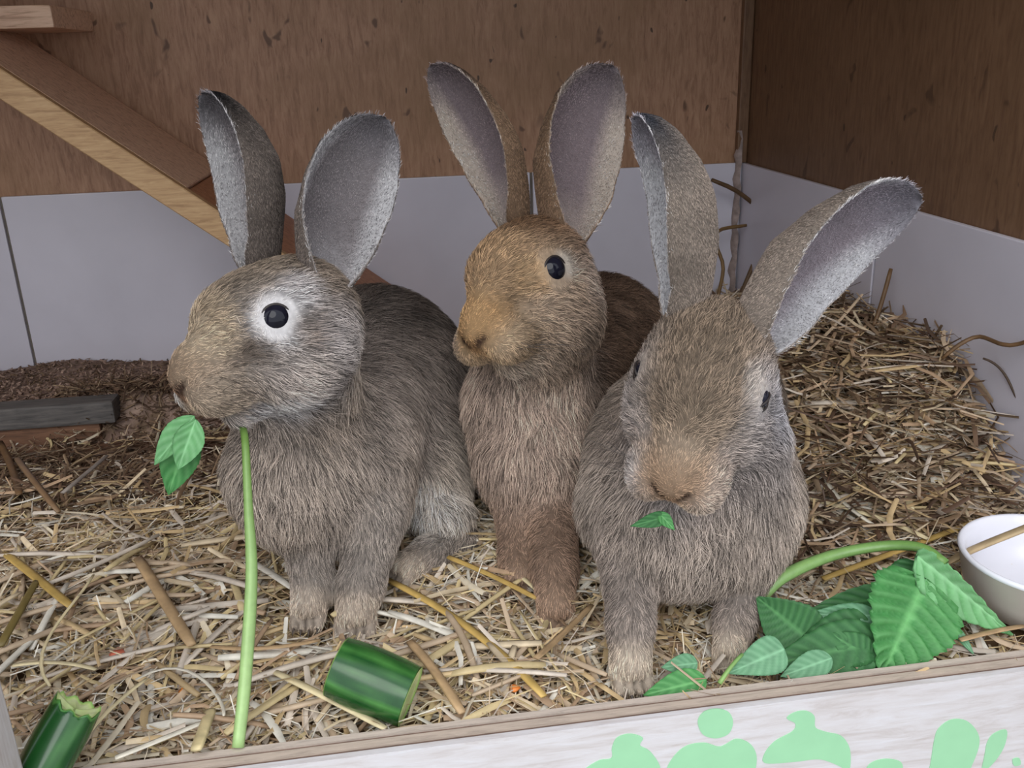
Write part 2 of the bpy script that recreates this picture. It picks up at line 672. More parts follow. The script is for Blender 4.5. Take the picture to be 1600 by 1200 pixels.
def fur_material(name):
    m, nt, b = new_mat(name)
    a = N(nt, 'ShaderNodeAttribute', attribute_name='fur_color')
    hi = N(nt, 'ShaderNodeHairInfo')
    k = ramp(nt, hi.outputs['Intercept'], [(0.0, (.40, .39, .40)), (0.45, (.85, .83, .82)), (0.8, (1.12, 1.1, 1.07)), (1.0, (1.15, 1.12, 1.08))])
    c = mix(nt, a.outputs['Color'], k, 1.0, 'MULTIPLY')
    nt.links.new(c, b.inputs['Base Color'])
    b.inputs['Roughness'].default_value = 0.55
    b.inputs['Specular IOR Level'].default_value = 0.25
    return m


M_FUR = fur_material('rabbit_fur')
M_SKIN = tint_mat('rabbit_skin', 0.8, 0.1, 0.2, 300)
M_EYE, _nt, _b = new_mat('rabbit_eye')
_f = noise(_nt, coords(_nt), 60)
_nt.links.new(ramp(_nt, _f, [(0.3, (.006, .006, .010)), (0.7, (.012, .012, .022))]), _b.inputs['Base Color'])
_b.inputs['Roughness'].default_value = 0.04
_b.inputs['IOR'].default_value = 1.34
M_LID = plain_mat('eyelid_rim', S(40, 33, 31), 0.5, .2, 200)
M_WHISK = plain_mat('whisker', S(60, 52, 48), 0.4, .1, 20)
M_CLAW = plain_mat('claw_horn', S(70, 58, 50), 0.4, .2, 300)


def hair(name, P, R, cols, mat, parent):
    """P: n x k x 3 strand points, R: k radii"""
    n, k = P.shape[:2]
    hc = bpy.data.hair_curves.new(name)
    hc.add_curves([k] * n)
    hc.attributes['position'].data.foreach_set('vector', np.ascontiguousarray(P, np.float32).ravel())
    ra_ = hc.attributes.get('radius') or hc.attributes.new('radius', 'FLOAT', 'POINT')
    ra_.data.foreach_set('value', np.ascontiguousarray(R, np.float32).ravel())
    if cols is not None:
        c4 = np.ones((n, 4), np.float32)
        c4[:, :3] = cols
        ca = hc.attributes.new('fur_color', 'FLOAT_COLOR', 'CURVE')
        ca.data.foreach_set('color', c4.ravel())
    hc.materials.append(mat)
    return link(bpy.data.objects.new(name, hc), parent)


def norm(v):
    return v / np.maximum(np.linalg.norm(v, axis=-1, keepdims=True), 1e-9)


FUR_N = 1.0
HEAD_PRIMS = [
    # kind, a/center, b/radii, r1, r2, zone
    ('e', (-.018, .008, 0), (.040, .034, .033), 'crown'),
    ('e', (.006, .016, 0), (.038, .025, .026), 'crown'),
    ('c', (.004, .013, 0), (.050, -.003, 0), .0235, .0135, 'bridge'),
    ('e', (.051, -.011, 0), (.0185, .0135, .0120), 'nose'),
    ('e', (.044, -.022, .0145), (.0215, .0160, .0150), 'pad'),
    ('e', (.044, -.022, -.0145), (.0215, .0160, .0150), 'pad'),
    ('e', (-.004, -.018, .020), (.036, .030, .022), 'cheek'),
    ('e', (-.004, -.018, -.020), (.036, .030, .022), 'cheek'),
    ('c', (-.012, -.030, 0), (.036, -.040, 0), .019, .0105, 'jaw'),
    ('s', (.0735, -.019, 0), (.0665, -.036, 0), .0026, .0026, 'groove'),
    ('s', (.0735, -.0185, .001), (.0665, -.0125, .0105), .0016, .0022, 'groove'),
    ('s', (.0735, -.0185, -.001), (.0665, -.0125, -.0105), .0016, .0022, 'groove'),
    ('s', (.062, -.0385, 0), (.036, -.0425, .022), .0032, .0024, 'groove'),
    ('s', (.062, -.0385, 0), (.036, -.0425, -.022), .0032, .0024, 'groove'),
    ('e', (.003, .009, .0235), (.0165, .0145, .0125), 'eyezone'),
    ('e', (.003, .009, -.0235), (.0165, .0145, .0125), 'eyezone'),
]


_ND = S(70, 50, 42)
FACE_LINES = [('l', ((.071, -.019, 0), (.066, -.035, 0)), .0022, _ND, 1.0)]
for _s in (1, -1):
    for _i, _u in enumerate((-.011, -.016, -.021, -.026, -.031)):
        for _k in range(5):
            _f = .030 + .0055 * _k + .0025 * (_i % 2)
            FACE_LINES.append(('l', ((_f, _u + .001 * (_k % 2), _s * .016), (_f, _u + .001 * (_k % 2), _s * .040)), .0008, S(66, 54, 46), .8))
    FACE_LINES += [('l', ((.071, -.0185, _s * .001), (.066, -.0125, _s * .0095)), .0030, _ND, .95),
                   ('l', ((.062, -.0385, 0), (.040, -.0425, _s * .019)), .0026, _ND, .85)]


def build_rabbit(name, label, spec):
    pal = spec['pal']
    hc, hs, B = spec['head_c'], spec['head_s'], head_frame(*spec['head_rot'])
    H = lambda p: hc + hs * (np.asarray(p, float) @ B)
    bl = Blob()
    down = np.array([0, 0, -1.0])
    hl = {'crown': .0075, 'bridge': .0045, 'nose': .0025, 'pad': .005, 'cheek': .010, 'jaw': .009, 'eyezone': .0035}
    for p in HEAD_PRIMS:
        z = p[-1]
        if p[0] == 's':
            bl.cuts.append(('c', H(p[1]), H(p[2]), p[3] * hs, p[4] * hs))
            continue
        fl = -B[0] + (0.5 * down if z in ('cheek', 'jaw', 'pad') else 0)
        if p[0] == 'e':
            bl.ell(H(p[1]), np.array(p[2]) * hs, B, fl, hl[z], pal[z], .010 * hs)
        else:
            bl.cone(H(p[1]), H(p[2]), p[3] * hs, p[4] * hs, fl, hl[z], pal[z], .010 * hs)

    def W(q):
        P = at_y(*q[:3])
        return P, px_m(P, q[3])
    for seg in spec['body']:
        (a, ra_), (b, rb_) = W(seg[0]), W(seg[1])
        bl.cone(a, b, ra_, rb_, seg[2], seg[3], pal[seg[4]], seg[5] if len(seg) > 5 else .03)
    hb = spec['neck']
    (b, rb_) = W(hb)
    bl.cone(H((-.022, -.006, 0)), b, .033 * hs, rb_, (.2, .1, -1), .016, pal['neck'], .02)
    claws, toe_lines = [], []
    for leg in spec['legs']:
        pts = [W(q) for q in leg[0]]
        for (a, ra_), (b, rb_) in zip(pts[:-1], pts[1:]):
            bl.cone(a, b, ra_, rb_, leg[1], .0058, pal['leg'], .008)
        # paw with four toes
        (pw, pr_), fd = pts[-1], norm(np.array(leg[2], float))
        sd = norm(np.cross([0, 0, 1.0], fd))
        for j in (-1.5, -.5, .5, 1.5):
            t0 = pw + sd * j * pr_ * .38 - np.array([0, 0, pr_ * .30])
            t1 = t0 + fd * pr_ * (1.05 - .12 * abs(j)) + sd * j * pr_ * .08 - np.array([0, 0, pr_ * .18])
            bl.cone(t0, t1, pr_ * .42, pr_ * .34, fd * .6 + down * .5, .0032, pal['paw'], .003)
            claws.append((t1 + fd * pr_ * .25, fd, pr_))
        for j in (-1, 0, 1):
            g0 = pw + sd * j * pr_ * .38 + fd * pr_ * .55 + np.array([0, 0, pr_ * .28])
            g1 = pw + sd * j * pr_ * .46 + fd * pr_ * 1.45 - np.array([0, 0, pr_ * .75])
            bl.cuts.append(('c', g0, g1, pr_ * .07, pr_ * .11))
            toe_lines.append(('wl', (g0, g1), pr_ * .10, S(74, 62, 54), .75))
        toe_lines.insert(0, ('w', pw + fd * pr_ * .7 - np.array([0, 0, pr_ * .2]), pr_ * 1.7, np.minimum(pal['paw'] * 1.3, .9), 1.0))
    V, Fq = bl.mesh(spec.get('h', .0028))
    flow, ln, col = bl.attrs(V)
    # colour patches painted on the coat (centre in head space or world, radius, colour, amount)
    def paint(V, col):
        for (sp_, c, r, cc, am) in spec['patches'] + FACE_LINES + toe_lines:
            if sp_ in ('l', 'wl'):
                a, b = (H(c[0]), H(c[1])) if sp_ == 'l' else c
                t_ = np.clip((V - a) @ (b - a) / ((b - a) @ (b - a)), 0, 1)
                d_ = np.linalg.norm(V - (a + t_[:, None] * (b - a)), axis=1) / (r * hs)
            else:
                c = H(c) if sp_ == 'h' else c if sp_ == 'w' else at_y(*c)
                d_ = np.linalg.norm(V - c, axis=1) / (r * hs if sp_ == 'h' else r)
            w = np.clip(am * np.clip((1.3 - d_) / .6, 0, 1), 0, 1)[:, None]
            col = col * (1 - w) + np.asarray(cc) * w
        return col
    bl_V = V
    eyes = []
    keep = np.ones(len(V))
    for sd in spec['eyes']:
        ec = H((.0035, .0095, sd * .0300))
        er = .0098 * hs * spec.get('eye_r', 1)
        eyes.append((ec, er, sd))
        d_ = np.linalg.norm(V - ec, axis=1)
        sq = spec.get('squint', 1.0)
        up = np.abs((V - ec) @ B[1]) / sq
        keep = np.where((d_ < er * 1.06) & (up < er * .98), 0, keep)
        # hair sweeps away from the eye
        out = norm(V - ec)
        w = np.clip(1.9 - d_ / er, 0, 1)[:, None] * .9
        flow = norm(flow) * (1 - w) + out * w
        ln = np.where(d_ < er * 1.6, np.minimum(ln, .0038), ln)
    # nostril slits: short dark hair
    # ears
    allV, allF = [V], [Fq]
    fl_, ln_, cl_, kp_ = [flow], [ln], [col], [keep]
    nb = len(V)
    for er_ in spec['ears']:
        pts = [at_y(*q) for q in er_['pts']]
        wm = px_m(pts[1], er_['w'])
        Ve, Fe, tt, uu, ly, fe = ear_loft(pts, wm, er_['open'], er_.get('arc', (105, 72, 55)))
        ce = np.where(ly[:, None] > .5, pal['ear_out'], pal['ear_in'])
        rim = np.clip((np.abs(uu) - .52) / .25, 0, 1) * (ly < .5) * np.clip((1.02 - tt) / .25, .25, 1)
        ce = ce * (1 - rim[:, None]) + pal['ear_rim'] * rim[:, None]
        low = np.clip((.38 - tt) / .3, 0, 1) * (ly < .5) * .6
        ce = ce * (1 - low[:, None]) + pal['ear_rim'] * low[:, None]
        tipw = np.clip((tt - .62) / .3, 0, 1) * np.clip((np.abs(uu) - .2) / .6, .15, 1) * (ly > .5)
        tipw = np.maximum(tipw, np.clip((tt - .82) / .15, 0, 1) * (ly > .5)) * er_.get('black', 1)
        ce = ce * (1 - tipw[:, None]) + pal['ear_tip'] * tipw[:, None]
        tin = np.clip((tt - .78) / .2, 0, 1) * (ly < .5) * .5
        ce = ce * (1 - tin[:, None]) + pal['ear_tip_in'] * tin[:, None]
        le = np.where(ly > .5, .0036, .0016 + .006 * np.clip((np.abs(uu) - .5) / .3, 0, 1) * (1 - .6 * tt))
        fe = norm(fe + 0)
        allV.append(Ve)
        allF.append(Fe + nb)
        nb += len(Ve)
        fl_.append(fe)
        ln_.append(le)
        cl_.append(ce)
        kp_.append(np.where(ly > .5, 1.0, .75))
    V, Fq = np.concatenate(allV), np.concatenate(allF)
    flow, ln, col, keep = np.concatenate(fl_), np.concatenate(ln_), np.concatenate(cl_), np.concatenate(kp_)
    nbody = len(bl_V)
    skin = col * .45
    skin[:nbody] = paint(V[:nbody], col[:nbody]) * .45
    for ec, er, sd in eyes:
        skin[np.linalg.norm(V - ec, axis=1) < er * 1.5] *= 1.6
    o = mesh_obj(name, V, Fq, M_SKIN, cols=np.clip(skin, 0, 1))
    tag(o, label, 'rabbit', 'three young rabbits in the hutch')
    me = o.data
    nrm = np.empty(len(V) * 3, np.float32)
    me.vertices.foreach_get('normal', nrm)
    nrm = nrm.reshape(-1, 3).astype(float)
    # ---- fur
    T3 = np.concatenate([Fq[:, [0, 1, 2]], Fq[:, [0, 2, 3]]])
    e1, e2 = V[T3[:, 1]] - V[T3[:, 0]], V[T3[:, 2]] - V[T3[:, 0]]
    ar = np.linalg.norm(np.cross(e1, e2), axis=1) / 2
    den = ar * keep[T3].mean(1) * np.interp(ln[T3].mean(1), [.002, .008, .02], [2.6, 1.5, 1.0])
    n = int(spec.get('n', 150000) * FUR_N)
    rs = np.random.default_rng(spec.get('seed', 1))
    ti = rs.choice(len(T3), n, p=den / den.sum())
    u, v = rs.random(n), rs.random(n)
    fl2 = u + v > 1
    u[fl2], v[fl2] = 1 - u[fl2], 1 - v[fl2]
    bw = np.stack([1 - u - v, u, v], 1)
    ip = lambda A: (A[T3[ti]] * (bw[..., None] if A.ndim == 2 else bw)).sum(1)
    P0, Nn, Fl, Ln, Cc = ip(V), norm(ip(nrm)), norm(ip(flow)), ip(ln), ip(col)
    onb = T3[ti].max(1) < nbody
    Cc[onb] = paint(P0[onb], Cc[onb])
    # coarse waviness of the lie of the coat
    calm = np.interp(Ln, [.005, .011], [.35, 1.0])[:, None]
    wob = calm * np.stack([vnoise(P0, 95, 3 + i) for i in range(3)], 1) * .26 + np.stack([vnoise(P0, 420, 13 + i) for i in range(3)], 1) * .25
    Fl = norm(Fl + wob + rs.normal(size=(n, 3)) * .16)
    Fl = Fl - Nn * (Fl * Nn).sum(1, keepdims=True)
    Fl = norm(Fl)
    Ln = Ln * rs.uniform(.65, 1.2, n)
    lift = rs.uniform(.28, .62, n) * np.interp(Ln, [.003, .012], [.75, 1.0])
    K = 5
    ts = np.linspace(0, 1, K)
    PP = np.empty((n, K, 3))
    for i, t_ in enumerate(ts):
        a = lift * (t_ - .42 * t_ * t_)
        b = (.55 * t_ + .4 * t_ * t_)
        PP[:, i] = P0 - Nn * .0006 + (Ln * a)[:, None] * Nn + (Ln * b)[:, None] * Fl
        PP[:, i, 2] -= (.10 * Ln * t_ * t_)
    # agouti ticking: strands differ in tone
    r1 = rs.random(n)
    mul = rs.uniform(.82, 1.2, n)
    mul = np.where(r1 < .30, rs.uniform(.22, .5, n), mul)
    mul = np.where(r1 > .74, rs.uniform(1.3, 1.95, n), mul)
    amt = np.interp(Ln, [.002, .006], [.35, 1.0])
    mul = 1 + (mul - 1) * amt
    pt = 1 + .16 * vnoise(P0, 55, 30) + .14 * vnoise(P0, 170, 31)
    Cf = np.clip(Cc * (mul * pt)[:, None], 0.004, .92)
    rad = np.interp(Ln, [.002, .008, .02], [.00010, .00013, .00016])[:, None] * np.array([1.0, 1.0, .9, .65, .25])[None]
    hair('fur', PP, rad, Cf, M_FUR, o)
    # ---- eyes
    for ec, er, sd in eyes:
        bm_ = bmesh.new()
        bmesh.ops.create_uvsphere(bm_, u_segments=28, v_segments=18, radius=er)
        for v_ in bm_.verts:
            v_.co = Vector(tuple(ec + np.array(v_.co) * (1, 1, 1)))
        bm_obj('eye', bm_, M_EYE, o, True)
        # eyelid rim: a thin ring of dark skin around the opening
        ax = norm(B[2] * sd + B[0] * .25)
        a1 = norm(B[0] - ax * (B[0] @ ax))
        a2 = np.cross(ax, a1)
        vs, fs = [], []
        nn, mm = 32, 8
        sq = spec.get('squint', 1.0)
        for i in range(nn):
            th = 2 * math.pi * i / nn
            rr = er * .90
            hgt = math.sqrt(max(er * er * 1.02 - rr * rr, 0))
            yv = math.sin(th) * sq
            c0 = ec + a1 * math.cos(th) * rr + a2 * rr * yv + ax * math.sqrt(max(er * er * 1.03 - rr * rr * (math.cos(th) ** 2 + yv * yv), 0))
            rd = norm(a1 * math.cos(th) + a2 * math.sin(th))
            for j in range(mm):
                ph = 2 * math.pi * j / mm
                vs.append(c0 + (rd * math.cos(ph) + ax * math.sin(ph)) * er * .085)
        for i in range(nn):
            for j in range(mm):
                a, b = i * mm + j, i * mm + (j + 1) % mm
                c, d2 = ((i + 1) % nn) * mm + (j + 1) % mm, ((i + 1) % nn) * mm + j
                fs.append((a, b, c, d2))
        mesh_obj('eyelid', vs, fs, M_LID, o)
    # ---- whiskers
    rw = np.random.default_rng(spec.get('seed', 1) + 50)
    PW = []
    for sd in (-1, 1):
        for i in range(11):
            r0 = H((.046 + rw.uniform(-.012, .012), -.020 + rw.uniform(-.010, .008), sd * .0245))
            dr = norm(B[2] * sd + B[0] * rw.uniform(-.7, .15) + B[1] * rw.uniform(-.45, .35))
            Lw = rw.uniform(.035, .06) * hs
            PW.append([r0 + dr * Lw * t_ - np.array([0, 0, .012]) * t_ * t_ for t_ in np.linspace(0, 1, 6)])
    PW = np.array(PW)
    hair('whiskers', PW, np.tile(np.linspace(.00016, .00004, 6), (len(PW), 1)), None, M_WHISK, o)
    # ---- claws
    for c, fd, pr_ in claws:
        vs, fs = [], []
        sdv = norm(np.cross([0, 0, 1.0], fd))
        uv = np.cross(fd, sdv)
        for i in range(4):
            t_ = i / 3
            cc = c + fd * pr_ * .42 * t_ - uv * pr_ * .18 * t_ * t_
            rr = pr_ * .085 * (1 - t_ * .85)
            for j in range(6):
                a = j * math.pi / 3
                vs.append(cc + (sdv * math.cos(a) + uv * math.sin(a)) * rr)
        for i in range(3):
            for j in range(6):
                fs.append((i * 6 + j, i * 6 + (j + 1) % 6, i * 6 + 6 + (j + 1) % 6, i * 6 + 6 + j))
        fs.append(tuple(range(18, 24)))
        mesh_obj('claw', vs, fs, M_CLAW, o)
    return o, H, B


def palette(crown, bridge, nose, pad, cheek, jaw, eyez, body, back, chest, neck, leg, paw, ear_out, ear_in, ear_rim, ear_tip, ear_tip_in, thigh):
    return dict(crown=crown, bridge=bridge, nose=nose, pad=pad, cheek=cheek, jaw=jaw, eyezone=eyez, body=body, back=back, chest=chest,
                neck=neck, leg=leg, paw=paw, ear_out=ear_out, ear_in=ear_in, ear_rim=ear_rim, ear_tip=ear_tip, ear_tip_in=ear_tip_in, thigh=thigh)


GREY = palette(S(114, 100, 86), S(186, 166, 142), S(164, 132, 106), S(188, 170, 150), S(178, 168, 162), S(186, 182, 184), S(208, 206, 210),
               S(164, 152, 144), S(112, 102, 96), S(178, 165, 154), S(172, 158, 146), S(160, 150, 142), S(196, 180, 164),
               S(132, 120, 112), S(160, 152, 154), S(236, 233, 235), S(36, 35, 38), S(112, 112, 122), S(182, 170, 158))
BROWN = palette(S(136, 108, 84), S(196, 166, 132), S(192, 156, 116), S(196, 172, 144), S(178, 158, 140), S(176, 166, 158), S(196, 176, 152),
                S(156, 134, 120), S(108, 88, 74), S(188, 168, 154), S(186, 166, 152), S(156, 130, 112), S(164, 138, 118),
                S(150, 122, 98), S(166, 150, 154), S(232, 216, 202), S(58, 48, 46), S(128, 118, 122), S(162, 134, 112))
TAUPE = palette(S(134, 118, 102), S(186, 166, 144), S(182, 150, 122), S(192, 176, 164), S(178, 170, 168), S(184, 180, 184), S(188, 180, 176),
                S(162, 150, 140), S(126, 114, 104), S(166, 154, 144), S(156, 142, 132), S(154, 142, 134), S(200, 184, 166),
                S(164, 150, 138), S(180, 168, 176), S(242, 240, 244), S(70, 72, 80), S(152, 154, 168), S(164, 152, 142))
DN = (0.15, .25, -1.0)
DARKNOSE = S(84, 58, 44)
A_SPEC = dict(
    pal=GREY, seed=1, n=230000, head_c=at_y(419, 517, .11), head_s=.975, head_rot=(59, 8, 12), eyes=(1, -1), eye_r=1.02,
    neck=(470, 650, .16, 85),
    body=[((440, 735, .135, 84), (520, 720, .18, 108), (-.1, .2, -1), .0125, 'chest'),
          ((525, 690, .19, 112), (592, 600, .34, 122), (.5, .3, -1), .0125, 'body'),
          ((592, 585, .34, 122), (640, 715, .29, 102), (.5, .4, -1), .0125, 'body'),
          ((585, 570, .38, 112), (600, 600, .36, 118), (.5, .6, -.8), .016, 'back'),
          ((655, 745, .24, 80), (690, 800, .20, 42), (.3, -.2, -1), .016, 'thigh'),
          ((470, 790, .135, 66), (560, 800, .16, 66), (.1, .1, -1), .014, 'chest')],
    legs=[([(480, 820, .13, 44), (490, 920, .112, 29), (482, 948, .100, 27)], (0, 0, -1), (-.15, -1, -.25)),
          ([(585, 810, .135, 48), (565, 915, .108, 33), (556, 958, .098, 32)], (0, 0, -1), (-.05, -1, -.25)),
          ([(735, 850, .20, 24), (670, 868, .165, 27), (635, 885, .145, 24)], (-.6, -.4, -.2), (-.8, -.7, -.2))],
    ears=[dict(pts=[(410, 440, .145), (382, 345, .15), (347, 240, .155), (312, 148, .165)], w=146, open=(-.86, -.46, .1), arc=(110, 95, 80)),
          dict(pts=[(500, 482, .12), (528, 375, .125), (566, 275, .135), (606, 186, .15)], w=158, open=(.55, -.83, .1), arc=(112, 76, 58))],
    patches=[('h', (.020, -.004, .028), .010, S(112, 98, 86), .7), ('h', (.032, -.008, .022), .009, S(108, 94, 82), .6), ('h', (-.014, .020, .030), .014, S(196, 192, 194), .6), ('h', (.003, .0085, .031), .0165, S(226, 222, 222), 1.0),
             ('h', (.068, -.020, .0), .009, S(112, 82, 64), .85), ('h', (.063, -.030, .006), .006, S(92, 70, 60), .6),
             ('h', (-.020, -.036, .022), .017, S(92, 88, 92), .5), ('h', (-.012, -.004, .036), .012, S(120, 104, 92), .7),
             ('h', (-.032, -.012, .03), .022, S(186, 180, 180), .6), ('h', (.012, -.047, .012), .02, S(190, 188, 190), .7),
             ('h', (.036, .014, .004), .021, S(206, 186, 160), .85), ('h', (.064, -.016, -.020), .012, S(222, 216, 212), .9),
             ('p', (675, 795, .18), .025, S(214, 206, 198), .8), ('p', (600, 455, .36), .085, S(62, 54, 50), .75)])  # last patch paints the shade along the back into the coat
B_SPEC = dict(
    pal=BROWN, seed=2, n=200000, head_c=at_y(816, 446, .20), head_s=1.06, head_rot=(42, 9, 12), eyes=(1, -1), eye_r=1.05,
    neck=(828, 610, .235, 82),
    body=[((822, 640, .225, 92), (832, 730, .205, 78), (.0, .1, -1), .014, 'chest'),
          ((836, 720, .205, 70), (845, 785, .19, 46), (.0, .1, -1), .013, 'chest'),
          ((870, 610, .28, 116), (935, 540, .44, 112), (.3, .6, -.7), .012, 'back'),
          ((870, 700, .27, 86), (920, 640, .40, 104), (.3, .5, -.8), .0125, 'body'),
          ((884, 512, .20, 44), (850, 548, .19, 36), (.4, .3, -.9), .009, 'cheek')],
    legs=[([(808, 790, .185, 34), (806, 870, .150, 25), (810, 900, .128, 22)], (0, 0, -1), (.0, -1, -.3)),
          ([(862, 790, .18, 42), (866, 890, .115, 34), (868, 948, .085, 29)], (0, 0, -1), (.05, -1, -.3))],
    ears=[dict(pts=[(806, 372, .245), (774, 280, .25), (722, 190, .26), (670, 104, .275)], w=122, open=(-.88, -.48, .1), arc=(110, 88, 66)),
          dict(pts=[(878, 400, .23), (900, 300, .235), (930, 205, .25), (962, 104, .27)], w=165, open=(.5, -.86, .0), arc=(112, 82, 62))],
    patches=[('h', (-.006, .0085, .033), .010, S(214, 204, 192), .8), ('h', (.022, .012, .026), .013, S(204, 170, 130), .6), ('h', (.069, -.018, 0), .006, S(120, 84, 58), .7),
             ('h', (.052, -.006, 0), .020, S(204, 160, 108), .6), ('h', (.020, .018, 0), .026, S(204, 172, 134), .5),
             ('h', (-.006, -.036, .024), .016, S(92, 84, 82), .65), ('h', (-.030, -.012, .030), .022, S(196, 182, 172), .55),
             ('h', (-.026, .040, 0), .03, S(118, 88, 64), .6), ('h', (.05, -.02, -.022), .014, S(206, 190, 180), .8)])
C_SPEC = dict(
    pal=TAUPE, seed=3, n=240000, head_c=at_y(1093, 612, .035), head_s=1.03, head_rot=(31, 26, -11), eyes=(1, -1), squint=.45, eye_r=.9,
    neck=(1080, 730, .10, 120),
    body=[((1065, 790, .075, 118), (1110, 790, .075, 118), (.0, .1, -1), .0125, 'chest'),
          ((985, 790, .10, 78), (1065, 730, .14, 135), (-.2, .2, -1), .0125, 'body'),
          ((1165, 790, .095, 76), (1090, 730, .14, 135), (.3, .2, -1), .0125, 'body'),
          ((1070, 720, .14, 138), (1090, 640, .31, 130), (-.1, .6, -.8), .012, 'back'),
          ((1030, 850, .06, 66), (1130, 850, .065, 66), (0, .1, -1), .014, 'chest'),
          ((1178, 690, .055, 44), (1150, 730, .06, 50), (.4, .3, -1), .010, 'cheek')],
    legs=[([(985, 850, .065, 52), (985, 975, .02, 33), (985, 1040, .003, 33)], (0, 0, -1), (.0, -1, -.25)),
          ([(1170, 850, .075, 46), (1148, 970, .03, 29), (1138, 1015, .015, 24)], (0, 0, -1), (-.1, -1, -.3))],
    ears=[dict(pts=[(1072, 530, .06), (1052, 420, .065), (1024, 300, .07), (988, 184, .085)], w=155, open=(-.98, .10, .15), arc=(110, 98, 82)),
          dict(pts=[(1150, 566, .045), (1236, 472, .045), (1335, 392, .055), (1442, 314, .07)], w=190, open=(.34, -.86, -.36), arc=(112, 80, 60), black=.7)],
    patches=[('h', (.003, .0095, .031), .019, S(200, 192, 190), .8), ('h', (.069, -.018, 0), .006, S(124, 90, 70), .7),
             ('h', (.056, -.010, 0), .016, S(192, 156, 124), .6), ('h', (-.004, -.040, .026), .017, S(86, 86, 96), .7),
             ('h', (-.022, -.018, .036), .024, S(196, 196, 204), .6), ('h', (.010, .036, 0), .034, S(128, 110, 92), .45),
             ('h', (.052, -.022, -.024), .012, S(214, 204, 200), .9), ('h', (.006, .020, .026), .012, S(206, 196, 188), .7)])
RA, HA, BA = build_rabbit('rabbit', 'grey-brown rabbit with a hanging green stalk in its mouth, head turned aside', A_SPEC)
RB, HB, BB = build_rabbit('rabbit', 'reddish-brown rabbit sitting upright between the two greyer rabbits', B_SPEC)
RC, HC, BC = build_rabbit('rabbit', 'taupe rabbit with head lowered and one ear spread wide beside the leafy sprig', C_SPEC)
#FOOD
# ================================================================== BEDDING
def sstep(a, b, x):
    t_ = np.clip((x - a) / (b - a), 0, 1)
    return t_ * t_ * (3 - 2 * t_)


PAWS = [tuple(at_y(*q[0][-1][:3])[:2]) for sp_ in (A_SPEC, B_SPEC, C_SPEC) for q in sp_['legs']]


def hs(x, y):
    """height of the straw surface"""
    x, y = np.asarray(x, float), np.asarray(y, float)
    h = .030 + .004 * np.sin(x * 31 + y * 17) * np.cos(y * 41 - x * 13)
    m = sstep(.12, .30, y) * (1 - .85 * sstep(.50, .70, y))
    h = h + (.080 * sstep(.26, .47, x) + .016 * sstep(.40, .5, x)) * m
    h = h - .028 * sstep(.34, .48, y) * (1 - sstep(.0, .25, x))
    for qx, qy in PAWS:
        h = h - .009 * np.exp(-((x - qx) ** 2 + (y - qy + .012) ** 2) / .026 ** 2)
    return h


def along(pts, n):
    P = np.array(pts, float)
    if len(P) == 2:
        t_ = np.linspace(0, 1, n)[:, None]
        return P[0] * (1 - t_) + P[1] * t_
    cum = np.r_[0, np.cumsum(np.linalg.norm(np.diff(P, axis=0), axis=1))]
    cum /= cum[-1]
    dg = min(3, len(P) - 1)
    tt = np.linspace(0, 1, n)
    if len(P) > 4:
        # Catmull-Rom through every point
        out = []
        Q = np.vstack([2 * P[0] - P[1], P, 2 * P[-1] - P[-2]])
        for t_ in tt:
            i = min(np.searchsorted(cum, t_, 'right') - 1, len(P) - 2)
            s = (t_ - cum[i]) / (cum[i + 1] - cum[i])
            a, b, c, d_ = Q[i:i + 4]
            out.append(.5 * (2 * b + (c - a) * s + (2 * a - 5 * b + 4 * c - d_) * s ** 2 + (3 * b - a - 3 * c + d_) * s ** 3))
        return np.array(out)
    return np.stack([np.polyval(np.polyfit(cum, P[:, i], dg), tt) for i in range(3)], 1)


def tube_geo(path, rad, m=8, flat=1.0, cap=True):
    path = np.asarray(path)
    n = len(path)
    rad = np.broadcast_to(rad, (n,))
    tg = norm(np.gradient(path, axis=0))
    up = np.array([0, 0, 1.0]) if abs(tg[0][2]) < .9 else np.array([0, 1.0, 0])
    V, Fc = [], []
    s = norm(np.cross(tg[0], up))
    for i in range(n):
        s = norm(s - tg[i] * (s @ tg[i]))
        u = np.cross(s, tg[i])
        for j in range(m):
            a = 2 * math.pi * j / m
            V.append(path[i] + rad[i] * (s * math.cos(a) + u * math.sin(a) * flat))
    for i in range(n - 1):
        for j in range(m):
            Fc.append((i * m + j, i * m + (j + 1) % m, (i + 1) * m + (j + 1) % m, (i + 1) * m + j))
    if cap:
        Fc.append(tuple(range(m))[::-1])
        Fc.append(tuple((n - 1) * m + j for j in range(m)))
    return V, Fc


STRAW_C = np.array([S(236, 222, 196), S(224, 204, 172), S(214, 186, 142), S(242, 236, 222), S(208, 184, 156), S(190, 160, 130), S(226, 204, 156), S(218, 204, 188)])
BROWN_SHADE_C = np.array([S(122, 98, 78), S(106, 82, 66), S(142, 118, 94), S(92, 72, 58), S(156, 134, 110)])  # brown straw tones; at the left back they stand in for shade
M_STRAW = tint_mat('straw', 0.5, 0.35, 0.22, 90, transl=.12)
M_CHAFF = tint_mat('chaff', 0.75, 0.2, 0.35, 160)

# base layer + loose straw, one uncountable mass
gx, gy = np.linspace(XL + .01, XR - .008, 120), np.linspace(-.032, YB - .01, 80)
GX, GY = np.meshgrid(gx, gy, indexing='ij')
GZ = hs(GX, GY) - .006 + .002 * np.sin(GX * 300) * np.cos(GY * 270)
bv = np.stack([GX, GY, GZ], -1).reshape(-1, 3)
ii, jj = np.meshgrid(np.arange(119), np.arange(79), indexing='ij')
a_ = (ii * 80 + jj).ravel()
bf = np.stack([a_, a_ + 80, a_ + 81, a_ + 1], 1)
bc = np.tile(S(160, 130, 98), (len(bv), 1)) * RNG.uniform(.6, 1.1, (len(bv), 1))


BOWL_C = at_z(1640, 864, .076)


